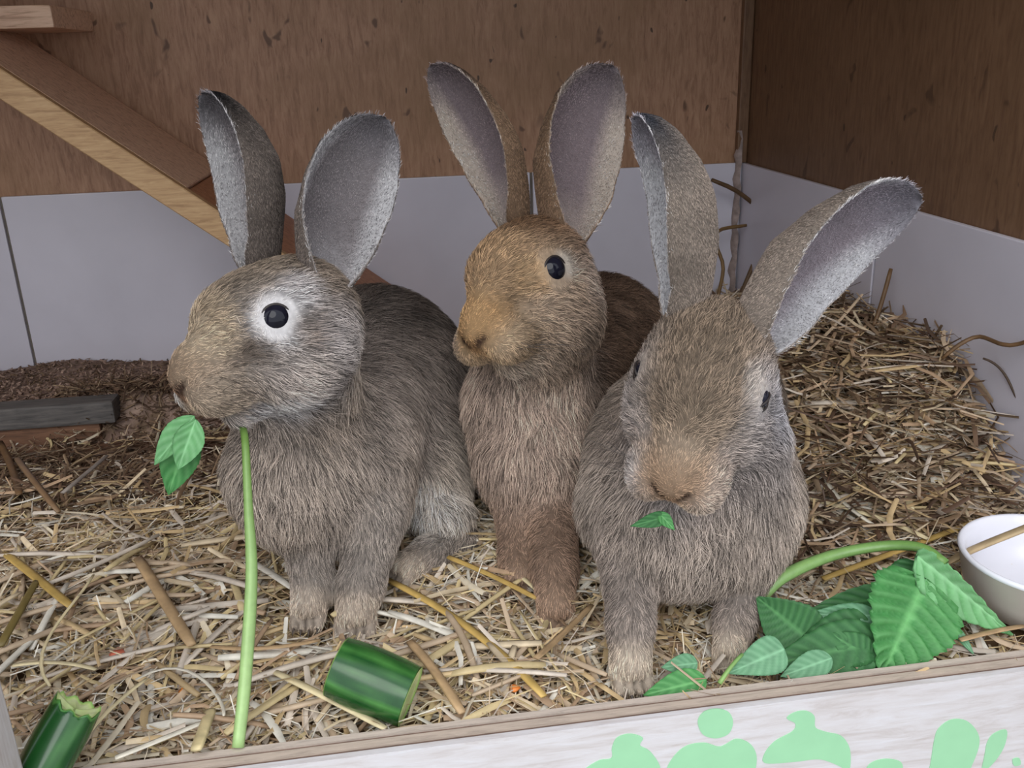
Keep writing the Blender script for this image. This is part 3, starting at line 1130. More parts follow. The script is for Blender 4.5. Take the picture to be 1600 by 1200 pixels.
def straw_mass(n, xlim, ylim, lmin, lmax, wmin, wmax, zmin, zmax, pal, pitch, rs, keepf=None, bend=.25):
    x, y = rs.uniform(*xlim, n), rs.uniform(*ylim, n)
    if keepf is not None:
        k = keepf(x, y) > rs.random(n)
        x, y = x[k], y[k]
        n = len(x)
    k = (x - BOWL_C[0]) ** 2 + (y - BOWL_C[1]) ** 2 > (.049 + lmax * .06) ** 2
    x, y = x[k], y[k]
    n = len(x)
    L = lmin + (lmax - lmin) * rs.random(n) ** 1.8
    w = rs.uniform(wmin, wmax, n) / 2
    yw = rs.uniform(0, 2 * math.pi, n)
    pt = rs.normal(size=n) * pitch
    rl = rs.normal(size=n) * .5
    d_ = np.stack([np.cos(yw) * np.cos(pt), np.sin(yw) * np.cos(pt), np.sin(pt)], 1)
    sd = np.stack([-np.sin(yw), np.cos(yw), np.zeros(n)], 1)
    up = np.cross(d_, sd)
    sd, up = sd * np.cos(rl)[:, None] + up * np.sin(rl)[:, None], up * np.cos(rl)[:, None] - sd * np.sin(rl)[:, None]
    c = np.stack([x, y, hs(x, y) + rs.uniform(zmin, zmax, n)], 1)
    bd = rs.normal(size=(n, 1)) * bend
    bu = rs.normal(size=(n, 1)) * bend * .5
    R = 4
    V = np.empty((n, R, 3, 3))
    for i in range(R):
        s = i / (R - 1) - .5
        q = c + d_ * (L * s)[:, None] + sd * (bd * L[:, None] * (s * s - .1)) + up * (bu * L[:, None] * (s * s - .1))
        tw = w * (1.0 if 0 < i < R - 1 else .8)
        V[:, i, 0] = q - sd * tw[:, None]
        V[:, i, 1] = q + up * (tw * .55)[:, None]
        V[:, i, 2] = q + sd * tw[:, None]
    V[..., 0] = np.clip(V[..., 0], XL + .012, XR - .009)
    V[..., 1] = np.clip(V[..., 1], -.031, YB - .009)
    lf = np.array([[3 * i + j, 3 * i + j + 3, 3 * i + j + 4, 3 * i + j + 1] for i in range(R - 1) for j in range(2)])
    Fc = (lf[None] + (np.arange(n) * 3 * R)[:, None, None]).reshape(-1, 4)
    C = pal[rs.integers(0, len(pal), n)] * rs.uniform(.72, 1.1, (n, 1))
    return V.reshape(-1, 3), Fc, np.repeat(C, 3 * R, 0)


rs = np.random.default_rng(5)
front = lambda x, y: np.clip(1.15 - np.clip(y - .05, 0, 1) * 1.2, .45, 1)
dark = lambda x, y: sstep(.26, .40, y) * (1 - sstep(-.05, .2, x)) + .75 * sstep(.32, .5, y) * sstep(.2, .3, x)  # share of brown straw; the left term colours in the shade there
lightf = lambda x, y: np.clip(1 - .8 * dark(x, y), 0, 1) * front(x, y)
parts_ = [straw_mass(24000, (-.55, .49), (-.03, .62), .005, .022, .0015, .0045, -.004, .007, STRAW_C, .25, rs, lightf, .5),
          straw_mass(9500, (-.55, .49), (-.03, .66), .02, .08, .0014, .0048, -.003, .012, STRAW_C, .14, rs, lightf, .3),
          straw_mass(5200, (.18, .49), (.12, .84), .03, .12, .001, .0048, -.002, .024, np.vstack([STRAW_C[[1, 2, 4, 5, 7]], BROWN_SHADE_C]), .22, rs, None, .5),
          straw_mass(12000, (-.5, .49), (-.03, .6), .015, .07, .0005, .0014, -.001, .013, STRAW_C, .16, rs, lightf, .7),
          straw_mass(9000, (-.75, .25), (.22, .53), .02, .08, .001, .0032, -.003, .010, BROWN_SHADE_C, .2, rs, dark, .35)]
V_, F_, C_, off = [bv], [bf], [bc], len(bv)
for v, f, c in parts_:
    V_.append(v)
    F_.append(f + off)
    C_.append(c)
    off += len(v)


def big_mesh(name, V, Fc, C, mat):
    V, Fc, C = np.concatenate(V), np.concatenate(Fc), np.concatenate(C)
    me = bpy.data.meshes.new(name)
    me.vertices.add(len(V))
    me.vertices.foreach_set('co', V.astype(np.float32).ravel())
    me.loops.add(Fc.size)
    me.loops.foreach_set('vertex_index', Fc.astype(np.int32).ravel())
    me.polygons.add(len(Fc))
    me.polygons.foreach_set('loop_start', np.arange(0, Fc.size, 4, dtype=np.int32))
    me.update(calc_edges=True)
    a = me.attributes.new('tint', 'FLOAT_COLOR', 'POINT')
    c4 = np.ones((len(V), 4), np.float32)
    c4[:, :3] = np.clip(C, 0, 1)
    a.data.foreach_set('color', c4.ravel())
    me.materials.append(mat)
    return link(bpy.data.objects.new(name, me))


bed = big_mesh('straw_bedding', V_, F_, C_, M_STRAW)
tag(bed, 'thick layer of chopped golden straw covering the hutch floor', 'straw', kind='stuff')

# sawdust behind the grey batten
rs = np.random.default_rng(6)
gx, gy = np.linspace(XL + .01, .12, 90), np.linspace(.552, YB - .009, 30)
GX, GY = np.meshgrid(gx, gy, indexing='ij')
SAW0 = zt_ - .010
SAW1 = max(at_y(200, 580, YB - .008)[2], .013)
sawh = lambda x, y: SAW0 + (SAW1 - SAW0) * sstep(.60, .83, y) - .045 * (1 - sstep(.556, .598, y)) + .006 * np.sin(x * 23) * np.cos(y * 19 + x * 7) - .01 * sstep(-.15, .08, x)
GZ = sawh(GX, GY) + rs.normal(size=GX.shape) * .0012
sv = np.stack([GX, GY, GZ], -1).reshape(-1, 3)
ii, jj = np.meshgrid(np.arange(89), np.arange(29), indexing='ij')
a_ = (ii * 30 + jj).ravel()
sf = np.stack([a_, a_ + 30, a_ + 31, a_ + 1], 1)
SAW_C = np.array([S(156, 130, 116), S(142, 116, 102), S(174, 148, 132), S(122, 100, 80)])
hs_keep = hs
hs = lambda x, y: sawh(np.asarray(x), np.asarray(y))
v2, f2, c2 = straw_mass(2600, (-.42, .08), (.545, .66), .015, .06, .001, .003, -.001, .006, BROWN_SHADE_C, .35, rs, None, .4)
v, f, c = straw_mass(16000, (XL + .02, .1), (.562, YB - .012), .003, .012, .0012, .0035, -.001, .003, SAW_C, .4, rs, None, .6)
hs = hs_keep
saw = big_mesh('sawdust', [sv, v, v2], [sf, f + len(sv), f2 + len(sv) + len(v)], [SAW_C[rs.integers(0, 4, len(sv))] * .8, c, c2], M_CHAFF)
tag(saw, 'brown sawdust heaped along the tiles behind the grey batten', 'sawdust', kind='stuff')

# single stalks lying on top: the ones one can pick out, traced where they lie
def zray(x, y, dz):
    z = .03
    for _ in range(6):
        P = at_z(x, y, z)
        z = float(hs(P[0], min(max(P[1], -.05), YB))) + dz
    return at_z(x, y, z)


def stalk(pts, wpx, col, label, dz=.018, name='straw_stalk', flat=.38, n=12, group=None):
    P = [zray(*q, dz) if len(q) == 2 else at_y(*q) for q in pts]
    path = along(P, n)
    r = px_m(path[len(path) // 2], wpx) / 2
    rr = r * np.interp(np.linspace(0, 1, n), [0, .1, .9, 1], [.85, 1, .95, .7])
    V, Fc = tube_geo(path, rr, 7, flat)
    rr_ = np.random.default_rng(len(V) + int(pts[0][0]))
    cc = np.tile(col, (len(V), 1)) * np.tile(rr_.uniform(.68, 1.15, 7), n)[:, None] * rr_.uniform(.85, 1.1, (len(V), 1))
    o = mesh_obj(name, V, Fc, M_STRAW, cols=np.clip(cc, 0, 1))
    return tag(o, label, 'straw', group)


GOLD, PALE, TAN, WHITE, OLIVE, BRN = S(206, 172, 100), S(230, 214, 172), S(196, 164, 124), S(236, 228, 210), S(120, 104, 60), S(120, 92, 64)
HERO = [
    ([(606, 906), (720, 972), (850, 1088)], 15, GOLD, 'long golden straw slanting down from the grey rabbit\'s hind foot to the front board'),
    ([(430, 1050), (515, 1092), (602, 1138)], 14, PALE, 'pale straw lying along the lower side of the cut cucumber chunk'),
    ([(640, 1002), (680, 1050), (722, 1114)], 17, TAN, 'broad tan straw leaning past the cut face of the cucumber chunk'),
    ([(180, 1184), (245, 1158), (318, 1128)], 12, WHITE, 'whitish straw between the bitten cucumber end and the green stalk'),
    ([(216, 872), (255, 935), (300, 1008)], 19, TAN, 'broad tan straw lying to the side of the hanging green stalk'),
    ([(8, 864), (60, 905), (112, 948)], 15, GOLD, 'golden straw near the picture edge above the bitten cucumber'),
    ([(0, 1010), (28, 960), (58, 906)], 14, OLIVE, 'olive-brown stalk at the picture edge above the front post'),
    ([(212, 1062), (265, 1044), (322, 1066), (350, 1118)], 6, WHITE, 'thin white straw bent in an arch beside the green stalk'),
    ([(146, 898), (100, 960), (74, 1000), (78, 1072)], 6, PALE, 'thin pale straw curving down to the bitten cucumber end'),
    ([(1286, 904), (1400, 862), (1553, 803)], 13, GOLD, 'long yellow straw passing under the arched green stem towards the bowl'),
    ([(1255, 778), (1345, 800), (1450, 842)], 12, PALE, 'pale straw just above the arch of the green stem'),
    ([(1292, 710), (1332, 655), (1374, 602)], 13, PALE, 'creamy straw pointing up the heap beside the lowered rabbit\'s cheek'),
    ([(1294, 708), (1302, 768), (1368, 822)], 8, WHITE, 'thin white straw curling down the heap beside the lowered rabbit'),
    ([(1408, 655), (1420, 690), (1432, 722)], 13, S(196, 194, 190), 'short silvery straw flake standing in the heap'),
    ([(1424, 800), (1420, 750), (1442, 700)], 12, PALE, 'pale curved straw in the middle of the heap by the bowl'),
    ([(1240, 585), (1290, 615), (1345, 640)], 12, BRN, 'brown straw on the heap just below the wide-spread ear'),
    ([(1440, 700), (1515, 720), (1600, 760)], 10, TAN, 'tan straw running across the heap to the picture edge above the bowl'),
    ([(1455, 690), (1520, 688), (1560, 735)], 9, PALE, 'bent pale straw on the heap above the bowl'),
    ([(98, 770), (132, 742), (166, 712)], 9, S(170, 158, 148), 'grey straw standing slantwise in front of the brown step'),
    ([(0, 690), (22, 740), (30, 772)], 12, BRN, 'brown stalk leaning at the picture edge in front of the step'),
    ([(28, 716), (60, 760), (92, 800)], 11, S(140, 112, 84), 'dull brown straw crossing in front of the step'),
    ([(700, 870), (780, 905), (838, 935)], 12, GOLD, 'golden straw beside the brown rabbit\'s tucked paw'),
    ([(770, 860), (800, 888), (850, 930)], 9, PALE, 'cream straw just before the brown rabbit\'s paws'),
    ([(838, 1028), (880, 990), (925, 945)], 12, TAN, 'tan straw between the brown rabbit\'s paw and the lowered rabbit'),
    ([(330, 1010), (420, 1012), (500, 1000)], 10, TAN, 'tan straw crossing behind the green stalk below the paws'),
    ([(20, 690 + 350), (80, 1035), (150, 1046)], 9, PALE, 'pale straw lying level above the bitten cucumber end'),
    ([(120, 1170), (170, 1110), (230, 1060)], 9, PALE, 'pale straw rising from behind the bitten cucumber end'),
    ([(306, 1172), (318, 1140), (330, 1108)], 20, S(214, 196, 150), 'short broad straw piece by the foot of the green stalk'),
    ([(1500, 1000), (1560, 985), (1600, 978)], 11, TAN, 'tan straw under the pointed leaf tip below the bowl'),
]
for pts, w, c, lab in HERO:
    stalk(pts, w, c, lab)
# stalks that stick up in the back corner and by the side wall
stalk([(1112, 281, .80), (1150, 298, .80), (1184, 328, .80), (1191, 372, .79), (1170, 430, .78), (1140, 500, .76)], 7, BRN, 'thin brown stalk bowing out in front of the tiled corner', n=20, flat=1)
stalk([(1166, 352, .80), (1124, 360, .79), (1120, 384, .78), (1130, 420, .77), (1118, 480, .75)], 6, S(140, 110, 70), 'kinked thin stalk standing in the tiled corner', n=18, flat=1)
stalk([(1472, 560, .24), (1500, 538, .235), (1530, 526, .23), (1566, 538, .20), (1590, 538, .19), (1625, 526, .17)], 7, BRN, 'wavy brown stalk lying against the side wall tiles above the heap', n=18, flat=1)
stalk([(1536, 560, .22), (1566, 580, .21), (1580, 604, .20), (1594, 632, .19)], 4, S(84, 66, 52), 'hair-thin dark stalk hanging against the side wall tiles', n=12, flat=1)
stalk([(1392, 420, .39), (1384, 450, .385), (1372, 490, .38), (1350, 545, .36)], 7, BRN, 'brown stalk propped on the side wall tiles behind the wide-spread ear', n=12, flat=1)
stalk([(1478, 880, .07), (1535, 852, .06), (1600, 826, .05), (1668, 795, .045)], 20, S(196, 172, 134), 'broad tan stalk lying across the rim of the white bowl', n=14, flat=.45)
stalk([(1508, 858, .06), (1507, 890, .055), (1506, 930, .045)], 11, S(186, 164, 130), 'short upright tan stalk against the outside of the white bowl', n=8, flat=.6)
stalk([(534, 1046, -.004), (545, 1072, -.008), (556, 1104, -.010)], 9, S(212, 208, 200), 'greyish white straw flake lying on the cut cucumber chunk', n=8, flat=.3)

# many more loose stalks on top, alike
rs = np.random.default_rng(9)
variants = []
variants_info = []
variants_len = []
TONES = ['cream', 'pale', 'golden', 'whitish', 'tan', 'brownish', 'yellow', 'beige']
MARKS = [(-.30, .03, 'at the picture edge above the bitten cucumber'), (-.22, .10, 'in the open straw in front of the step'), (-.15, .03, 'beside the hanging green stalk'),
         (-.10, .0, 'between the green stalk and the cucumber chunk'), (-.02, .05, 'just behind the cucumber chunk'), (.03, .0, 'between the cucumber chunk and the lowered rabbit'),
         (.03, .08, 'in front of the brown rabbit'), (.26, .08, 'under the arched green stem'), (.30, .2, 'on the low slope beside the lowered rabbit'),
         (.42, .2, 'on the heap above the bowl'), (.42, .4, 'on top of the heap by the side wall'), (.30, .45, 'behind the lowered rabbit on the heap'), (-.28, .2, 'on the shade-darkened straw in front of the brown step')]
for k in range(16):
    L = rs.uniform(.035, .10)
    s = np.linspace(-.5, .5, 6)
    bx_, bz_ = rs.normal() * .12, abs(rs.normal()) * .06
    path = np.stack([s * L, bx_ * L * (s * s - .08), -bz_ * L * (s * s - .08)], 1)
    V, Fc = tube_geo(path, rs.uniform(.0015, .0032) * np.array([.8, 1, 1, 1, .95, .7]), 6, rs.uniform(.35, .8))
    ci = int(rs.integers(0, len(STRAW_C)))
    c = STRAW_C[ci] * rs.uniform(.85, 1.05)
    variants_len.append(L)
    variants_info.append((TONES[ci], 'short' if L < .05 else 'medium' if L < .075 else 'long'))
    me_o = mesh_obj('straw_stalk', V, Fc, M_STRAW, cols=np.clip(np.tile(c, (len(V), 1)) * np.tile(rs.uniform(.7, 1.12, 6), 6)[:, None], 0, 1))
    variants.append(me_o)
used = set()
cnt = 0
while cnt < 215:
    u_ = rs.random()
    if u_ < .62:
        x, y = rs.uniform(-.33, .14), rs.uniform(-.012, .22)
    else:
        x, y = rs.uniform(.22, .47), rs.uniform(.06, .55)
    # keep clear of paws, the cucumbers and the bowl
    if any((x - q[0]) ** 2 + (y - q[1]) ** 2 < q[2] ** 2 for q in ((-.083, .09, .03), (-.052, .08, .032), (.087, .065, .034), (.117, -.005, .03), (.185, .01, .04), (-.04, .01, .045), (-.225, -.005, .04), (BOWL_C[0], BOWL_C[1], .11))):
        continue
    if (-.11 < x < .03 and y > .12) or (x > .02 and x < .14 and y > .1):
        continue
    k = rs.integers(0, 16)
    yaw_ = rs.uniform(0, 6.28)
    if y - variants_len[k] / 2 * abs(math.sin(yaw_)) < -.024:
        continue
    o = variants[k] if k not in used else variants[k].copy()
    if k in used:
        COL.objects.link(o)
    used.add(k)
    o.location = (x, y, float(hs(x, y)) + rs.uniform(.008, .016))
    slope = (float(hs(x + .01, y)) - float(hs(x - .01, y))) / .02
    o.rotation_euler = (rs.normal() * .3, -math.atan(slope) * .0 + rs.normal() * .08, yaw_)
    near = min(MARKS, key=lambda q: (x - q[0]) ** 2 + (y - q[1]) ** 2)[2]
    tone, ln_w = variants_info[k]
    yw_ = o.rotation_euler.z % math.pi
    ornt = 'crosswise' if yw_ < .4 or yw_ > 2.74 else 'lengthwise' if 1.17 < yw_ < 1.97 else 'slantwise'
    tag(o, '%s %s loose straw stalk lying %s %s' % (ln_w, tone, ornt, near), 'straw', 'loose straws strewn over the bedding')
    cnt += 1
for k in range(16):
    if k not in used:
        bpy.data.objects.remove(variants[k], do_unlink=True)

# ================================================================== FOOD
M_LEAF = tint_mat('leaf_green', 0.55, 0.35, 0.18, 140, transl=.22)
M_STEM = tint_mat('green_stem', 0.35, 0.5, 0.12, 200, transl=.1)
M_CUKE = tint_mat('cucumber_skin', 0.22, 0.5, 0.12, 150)
M_FLESH = tint_mat('cucumber_flesh', 0.35, 0.5, 0.10, 200)


def leaf_geo(base, tip, width, nrm_, fold=.25, droop=.1, serr=.06, pleat=.03, veins=7, cols=(S(78, 140, 78), S(120, 180, 120)), nu=41, nv=15, shape=1.0, side=0):
    base, tip = np.asarray(base, float), np.asarray(tip, float)
    L = np.linalg.norm(tip - base)
    d_ = (tip - base) / L
    nn = np.asarray(nrm_, float)
    nn = norm(nn - d_ * (nn @ d_))
    sd = np.cross(d_, nn)
    V, C = [], []
    rs_ = np.random.default_rng(int(abs(base[0]) * 1e5) % 9999)
    for i in range(nu):
        u = i / (nu - 1)
        w = width / 2 * (np.sin(math.pi * u ** (.72 * shape)) ** .85) * (1 - .25 * u)
        w = max(w, .0004)
        for j in range(nv):
            v = j / (nv - 1) * 2 - 1
            if side:
                v = (v + side) / 2 if abs(side) == 1 else v
            ed = abs(v) ** 4
            w2 = w * (1 + serr * ed * ((u * veins * 2.5 + abs(v) * .3) % 1.0 - .4))
            ph = (u * veins - abs(v) * 1.6) * 2 * math.pi
            z = fold * abs(v) * w + pleat * width * math.cos(ph) * min(1, abs(v) * 3) * (1 - .5 * ed) - droop * L * (u * u)
            V.append(base + d_ * L * u + sd * v * w2 + nn * z)
            g = .5 + .5 * math.cos(ph)
            mid = 1.0 if abs(v) < .07 else 0
            c = cols[0] * (1 - .6 * g) + cols[1] * .6 * g
            C.append(c * (1 - mid) + cols[1] * 1.15 * mid)
    Fc = []
    for i in range(nu - 1):
        for j in range(nv - 1):
            a = i * nv + j
            Fc.append((a, a + nv, a + nv + 1, a + 1))
    V = np.array(V)
    # give the blade a thickness
    n0 = len(V)
    V = np.vstack([V, V - nn * .00035])
    Fc += [tuple(q + n0 for q in f[::-1]) for f in Fc]
    ring = [j for j in range(nv)] + [i * nv + nv - 1 for i in range(1, nu)] + [(nu - 1) * nv + j for j in range(nv - 2, -1, -1)] + [i * nv for i in range(nu - 2, 0, -1)]
    for a, b in zip(ring, ring[1:] + ring[:1]):
        Fc.append((b, a, a + n0, b + n0))
    return V, Fc, np.clip(np.vstack([C, C]), 0, 1)


def leaf(parent, base, tip, wpx, nrm_, name='leaf', **kw):
    b = at_y(*base) if len(base) == 3 else base
    t_ = at_y(*tip) if len(tip) == 3 else tip
    V, Fc, C = leaf_geo(b, t_, px_m(b, wpx), nrm_, **kw)
    return mesh_obj(name, V, Fc, M_LEAF, parent, cols=C)


def stem(parent, pts, wpx, c0, c1, name='stem', n=24):
    path = along([at_y(*q) for q in pts], n)
    r = np.array([px_m(path[i], w) / 2 for i, w in enumerate(np.interp(np.linspace(0, 1, n), np.linspace(0, 1, len(wpx)), wpx))])
    V, Fc = tube_geo(path, r, 10, .8)
    k = np.repeat(np.linspace(0, 1, n), 10)[:, None]
    ridge = np.tile(np.array([1, .92, 1.05, .95, 1, 1.08, .95, 1, .92, 1.02]), n)[:, None]
    return mesh_obj(name, V, Fc, M_STEM, parent, cols=np.clip((c0 * (1 - k) + c1 * k) * ridge, 0, 1))


CAMN = norm(CAM - np.array([0.0, .1, .1]))
LG = (S(112, 176, 112), S(150, 206, 150))
MG = (S(70, 140, 74), S(112, 176, 108))
DG = (S(52, 104, 58), S(84, 140, 84))
PG = (S(100, 152, 112), S(132, 182, 142))

# stalk with leaves held in the grey rabbit's mouth
mo = HA((.060, -.036, .006))
st = empty('leafy_stalk', tuple(at_y(372, 1165, -.028)))
tag(st, 'long pale green stalk with leaves hanging from the grey rabbit\'s mouth', 'stalk')
yb_ = at_z(372, 1168, .046)[1]
stem(st, [(372, 640, .098), (378, 664, .088), (383, 690, .072), (388, 790, .045), (393, 900, .018), (384, 1050, -.010), (372, 1168, yb_)], [11, 12, 14, 18, 20, 20, 19], S(104, 140, 60), S(168, 200, 132), n=40)
ym = mo[1] - .006
leaf(st, (304, 650, ym), (240, 726, ym - .006), 52, CAMN + np.array([-.4, 0, .2]), cols=LG, fold=.35, droop=.02, veins=5, pleat=.012, shape=1.2)
leaf(st, (306, 655, ym - .006), (278, 734, ym - .014), 52, CAMN + np.array([.5, 0, .2]), cols=LG, fold=.35, droop=.02, veins=5, pleat=.012, shape=1.2)
leaf(st, (300, 660, ym + .004), (262, 774, ym - .002), 72, CAMN, cols=MG, fold=.3, droop=.02, veins=5, pleat=.015, shape=1.15)

# scrap of leaf in the lowered rabbit's mouth
mc = HC((.058, -.040, 0))
lm = empty('leaf_scrap', tuple(mc))
tag(lm, 'small torn leaf sticking out of the lowered rabbit\'s mouth', 'leaf')
leaf(lm, (1046, 806, mc[1] - .008), (986, 822, mc[1] - .014), 26, CAMN, cols=DG, veins=4, pleat=.02, droop=.02)
leaf(lm, (1030, 802, mc[1] - .008), (1054, 828, mc[1] - .014), 22, CAMN, cols=MG, veins=4, pleat=.02, droop=.02)

# leafy sprig by the bowl
sp = empty('leafy_sprig', tuple(at_z(1300, 1000, .04)))
tag(sp, 'leafy green sprig with arched stem and pleated leaves behind the front board', 'sprig')
stem(sp, [(1188, 932, .045), (1225, 900, .052), (1300, 868, .06), (1380, 853, .055), (1440, 856, .04), (1478, 880, .025)], [24, 23, 20, 19, 18, 15], S(150, 188, 116), S(104, 146, 72), n=30)
leaf(sp, (1446, 905, .012), (1378, 1062, -.024), 168, CAMN + np.array([.05, 0, .1]), cols=MG, fold=.12, droop=.03, veins=9, pleat=.042, shape=.82, serr=.12)
leaf(sp, (1432, 868, .018), (1590, 990, -.004), 96, CAMN + np.array([.15, 0, .9]), cols=LG, fold=-.35, droop=.05, veins=8, pleat=.035, shape=.85, serr=.08)
leaf(sp, (1436, 880, .03), (1384, 938, .024), 60, CAMN + np.array([-.5, 0, .3]), cols=DG, fold=.3, veins=6)
leaf(sp, (1420, 930, .022), (1258, 946, .034), 62, np.array([0, -.2, 1.0]), cols=DG, fold=.2, veins=7)
leaf(sp, (1372, 962, .004), (1264, 960, .014), 42, CAMN, cols=PG, fold=.25, veins=6, pleat=.012)
leaf(sp, (1275, 1010, -.004), (1182, 928, .030), 108, CAMN + np.array([-.1, 0, .4]), cols=DG, fold=-.15, veins=11, pleat=.012, shape=.9)
leaf(sp, (1380, 985, .0), (1232, 1020, -.006), 96, CAMN + np.array([0, 0, .5]), cols=DG, fold=.2, veins=8, pleat=.02)
leaf(sp, (1226, 1014, -.014), (1138, 1052, -.018), 62, CAMN + np.array([0, 0, .3]), cols=PG, fold=.1, veins=8, pleat=.012, shape=.75)
leaf(sp, (1380, 1000, -.006), (1196, 1040, -.014), 92, CAMN + np.array([0, 0, .3]), cols=DG, fold=.1, veins=9, pleat=.02, shape=.9)
leaf(sp, (1300, 1028, -.016), (1222, 1056, -.020), 46, CAMN + np.array([0, .0, .4]), cols=PG, fold=.15, veins=6, pleat=.012)
leaf(sp, (1360, 1030, -.012), (1300, 990, -.004), 60, CAMN, cols=DG, fold=.15, veins=6, pleat=.015)
stem(sp, [(1124, 1068, -.024), (1136, 1050, -.020), (1160, 1022, -.012)], [8, 7, 6], S(140, 176, 100), S(120, 160, 90), n=8, name='leaf_stalk')
# separate bits
lb = empty('fallen_leaf', tuple(at_z(1055, 1070, .04)))
tag(lb, 'small bright green leaf lying beside the lowered rabbit\'s front paw', 'leaf')
leaf(lb, (1104, 1062, -.016), (1008, 1084, -.022), 52, CAMN + np.array([0, 0, .5]), cols=MG, fold=.15, veins=6, pleat=.02)
leaf(lb, (1090, 1036, -.006), (1036, 1042, -.010), 36, CAMN + np.array([0, 0, .3]), cols=PG, fold=.2, veins=5, pleat=.015)
gs = empty('green_sliver', tuple(at_z(1505, 1000, .04)))
tag(gs, 'narrow pale green leaf sliver under the pointed leaf near the bowl', 'leaf')
leaf(gs, (1486, 976, .002), (1524, 1022, -.016), 17, CAMN, cols=PG, veins=3, pleat=.0, fold=.2)


def cucumber(name, label, pa, pb, z, rpx, bitten=False, seed=1):
    a = at_z(*pa, z)
    b = at_z(*pb, z + .026) if bitten else at_y(*pb, a[1] - .016)
    r = px_m(a, rpx)
    d_ = norm(b - a)
    L = np.linalg.norm(b - a)
    up = np.array([0, 0, 1.0])
    s = norm(np.cross(d_, up))
    u = np.cross(s, d_)
    root = empty(name, (a[0], a[1], a[2] - r))
    tag(root, label, 'cucumber', 'cucumber pieces on the straw')
    m, n = 40, 18
    rs_ = np.random.default_rng(seed)
    st_ = rs_.uniform(-1, 1, m)
    st_ = (st_ + np.roll(st_, 1) + np.roll(st_, -1)) / 2
    V, C, Fc = [], [], []
    for i in range(n):
        t_ = i / (n - 1)
        rr = r * (1 - .07 * (2 * t_ - 1) ** 2)
        for j in range(m):
            th = 2 * math.pi * j / m
            k = 1 + .012 * math.cos(8 * th)
            wav = 0
            if bitten and i > n - 4:
                wav = -.006 * max(0, math.sin(th * 1.0 + .9)) * (i - n + 4) / 3 + .0012 * math.sin(th * 9)
            V.append(a + d_ * (L * t_ + wav) + (s * math.cos(th) + u * math.sin(th)) * rr * k)
            g = np.clip(st_[j] * .8 + .15 * math.sin(t_ * 9 + j), 0, 1)
            if bitten and i >= n - 2:
                g = 1
            C.append(S(24, 72, 30) * (1 - g) + S(74, 128, 62) * g)
    for i in range(n - 1):
        for j in range(m):
            Fc.append((i * m + j, i * m + (j + 1) % m, (i + 1) * m + (j + 1) % m, (i + 1) * m + j))
    mesh_obj('skin', V, Fc, M_CUKE, root, cols=np.array(C))
    for e, (i, sg) in enumerate(((0, -1), (n - 1, 1))):
        ring = np.array(V[i * m:(i + 1) * m])
        c = ring.mean(0)
        V2, C2, F2 = [], [], []
        for q, f_ in enumerate((1.0, .93, .78, .5, .25, .02)):
            for j in range(m):
                dpt = 0.0006 if q == 0 else -.0004
                if bitten and e == 1:
                    dpt -= .004 * (1 - f_) * (1 + .6 * math.sin(j * .7))
                V2.append(c + (ring[j] - c) * f_ + d_ * sg * dpt)
                C2.append((S(120, 170, 80), S(196, 214, 140), S(212, 222, 168), S(200, 212, 150), S(190, 206, 140), S(180, 200, 130))[q])
        for q in range(5):
            for j in range(m):
                F2.append((q * m + j, q * m + (j + 1) % m, (q + 1) * m + (j + 1) % m, (q + 1) * m + j))
        mesh_obj('cut_face', V2, F2, M_FLESH, root, cols=np.array(C2))
    return root


cucumber('cucumber_piece', 'thick cucumber chunk lying in the straw in front of the grey rabbit\'s paws', (528, 1042), (640, 1088), .064, 50, seed=4)
cucumber('cucumber_piece', 'bitten cucumber end lying beside the pale front post', (58, 1216), (124, 1096), .058, 40, bitten=True, seed=8)

# white bowl
M_BOWL = plain_mat('white_ceramic', S(226, 226, 234), 0.22, .02, 12)
M_BOWL_OUT = plain_mat('grey_stoneware', S(168, 160, 152), 0.4, .08, 30)
bcn = at_z(1640, 864, .076)
BR = px_m(bcn, 131)
bw_ = empty('feeding_bowl', (bcn[0], bcn[1], .036))
tag(bw_, 'round white ceramic feeding bowl standing in the straw by the side wall', 'bowl')


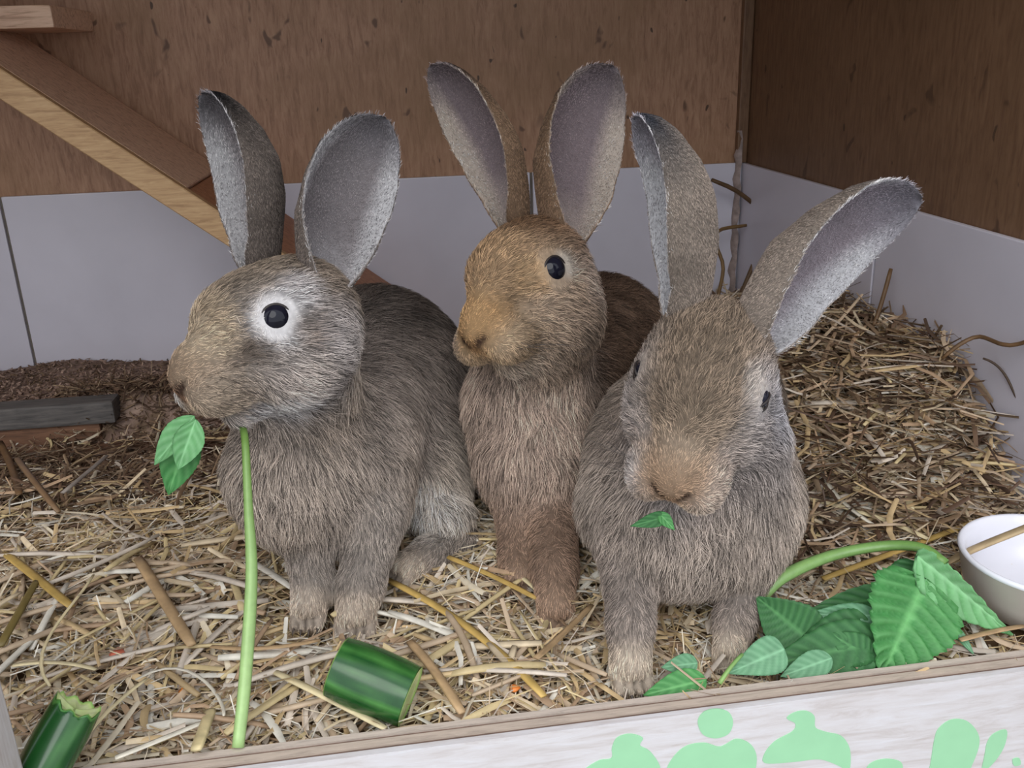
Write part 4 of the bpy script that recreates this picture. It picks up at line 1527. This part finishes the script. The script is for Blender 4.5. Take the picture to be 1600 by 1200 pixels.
def lathe(name, prof, mat, parent, c, m=56):
    V, Fc = [], []
    for r, z in prof:
        for j in range(m):
            a = 2 * math.pi * j / m
            V.append((c[0] + r * math.cos(a), c[1] + r * math.sin(a), z))
    for i in range(len(prof) - 1):
        for j in range(m):
            Fc.append((i * m + j, i * m + (j + 1) % m, (i + 1) * m + (j + 1) % m, (i + 1) * m + j))
    if prof[0][0] < .01:
        Fc.append(tuple(j for j in range(m))[::-1])
    if prof[-1][0] < .01:
        Fc.append(tuple((len(prof) - 1) * m + j for j in range(m)))
    return mesh_obj(name, V, Fc, mat, parent)


zt2, zb2 = .076, .036
lathe('bowl_inside', [(BR - .001, zt2 - .003), (BR, zt2 - .001), (BR - .0015, zt2 + .0008), (BR - .0035, zt2), (BR - .006, zt2 - .006), (BR - .010, zt2 - .020), (BR - .017, zb2 + .009), (BR - .028, zb2 + .006), (.002, zb2 + .005)], M_BOWL, bw_, bcn)
lathe('bowl_outside', [(.004, zb2), (BR - .016, zb2), (BR - .010, zb2 + .004), (BR - .005, zb2 + .018), (BR - .0012, zt2 - .003)], M_BOWL_OUT, bw_, bcn)

# crumbs of carrot
def crumb(px, py, rpx, col, label, seed):
    P = zray(px, py, .008)
    r = px_m(P, rpx)
    bm_ = bmesh.new()
    bmesh.ops.create_icosphere(bm_, subdivisions=2, radius=r)
    rr = np.random.default_rng(seed)
    for v_ in bm_.verts:
        k = 1 + .25 * math.sin(v_.co.x / r * 3 + seed) + rr.uniform(-.12, .12)
        v_.co = Vector((P[0] + v_.co.x * k * 1.3, P[1] + v_.co.y * k, P[2] + v_.co.z * k * .6))
    o = bm_obj('carrot_crumb', bm_, plain_mat('carrot_%d' % seed, col, .5, .15, 200), None, True)
    tag(o, label, 'carrot', 'carrot crumbs in the straw')


crumb(182, 1022, 11, S(216, 120, 96), 'pinkish carrot crumb above the bitten cucumber end', 1)
crumb(288, 1078, 9, S(220, 140, 70), 'orange carrot crumb by the arched white straw', 2)
crumb(806, 1075, 7, S(220, 130, 60), 'orange carrot crumb by the end of the long golden straw', 3)
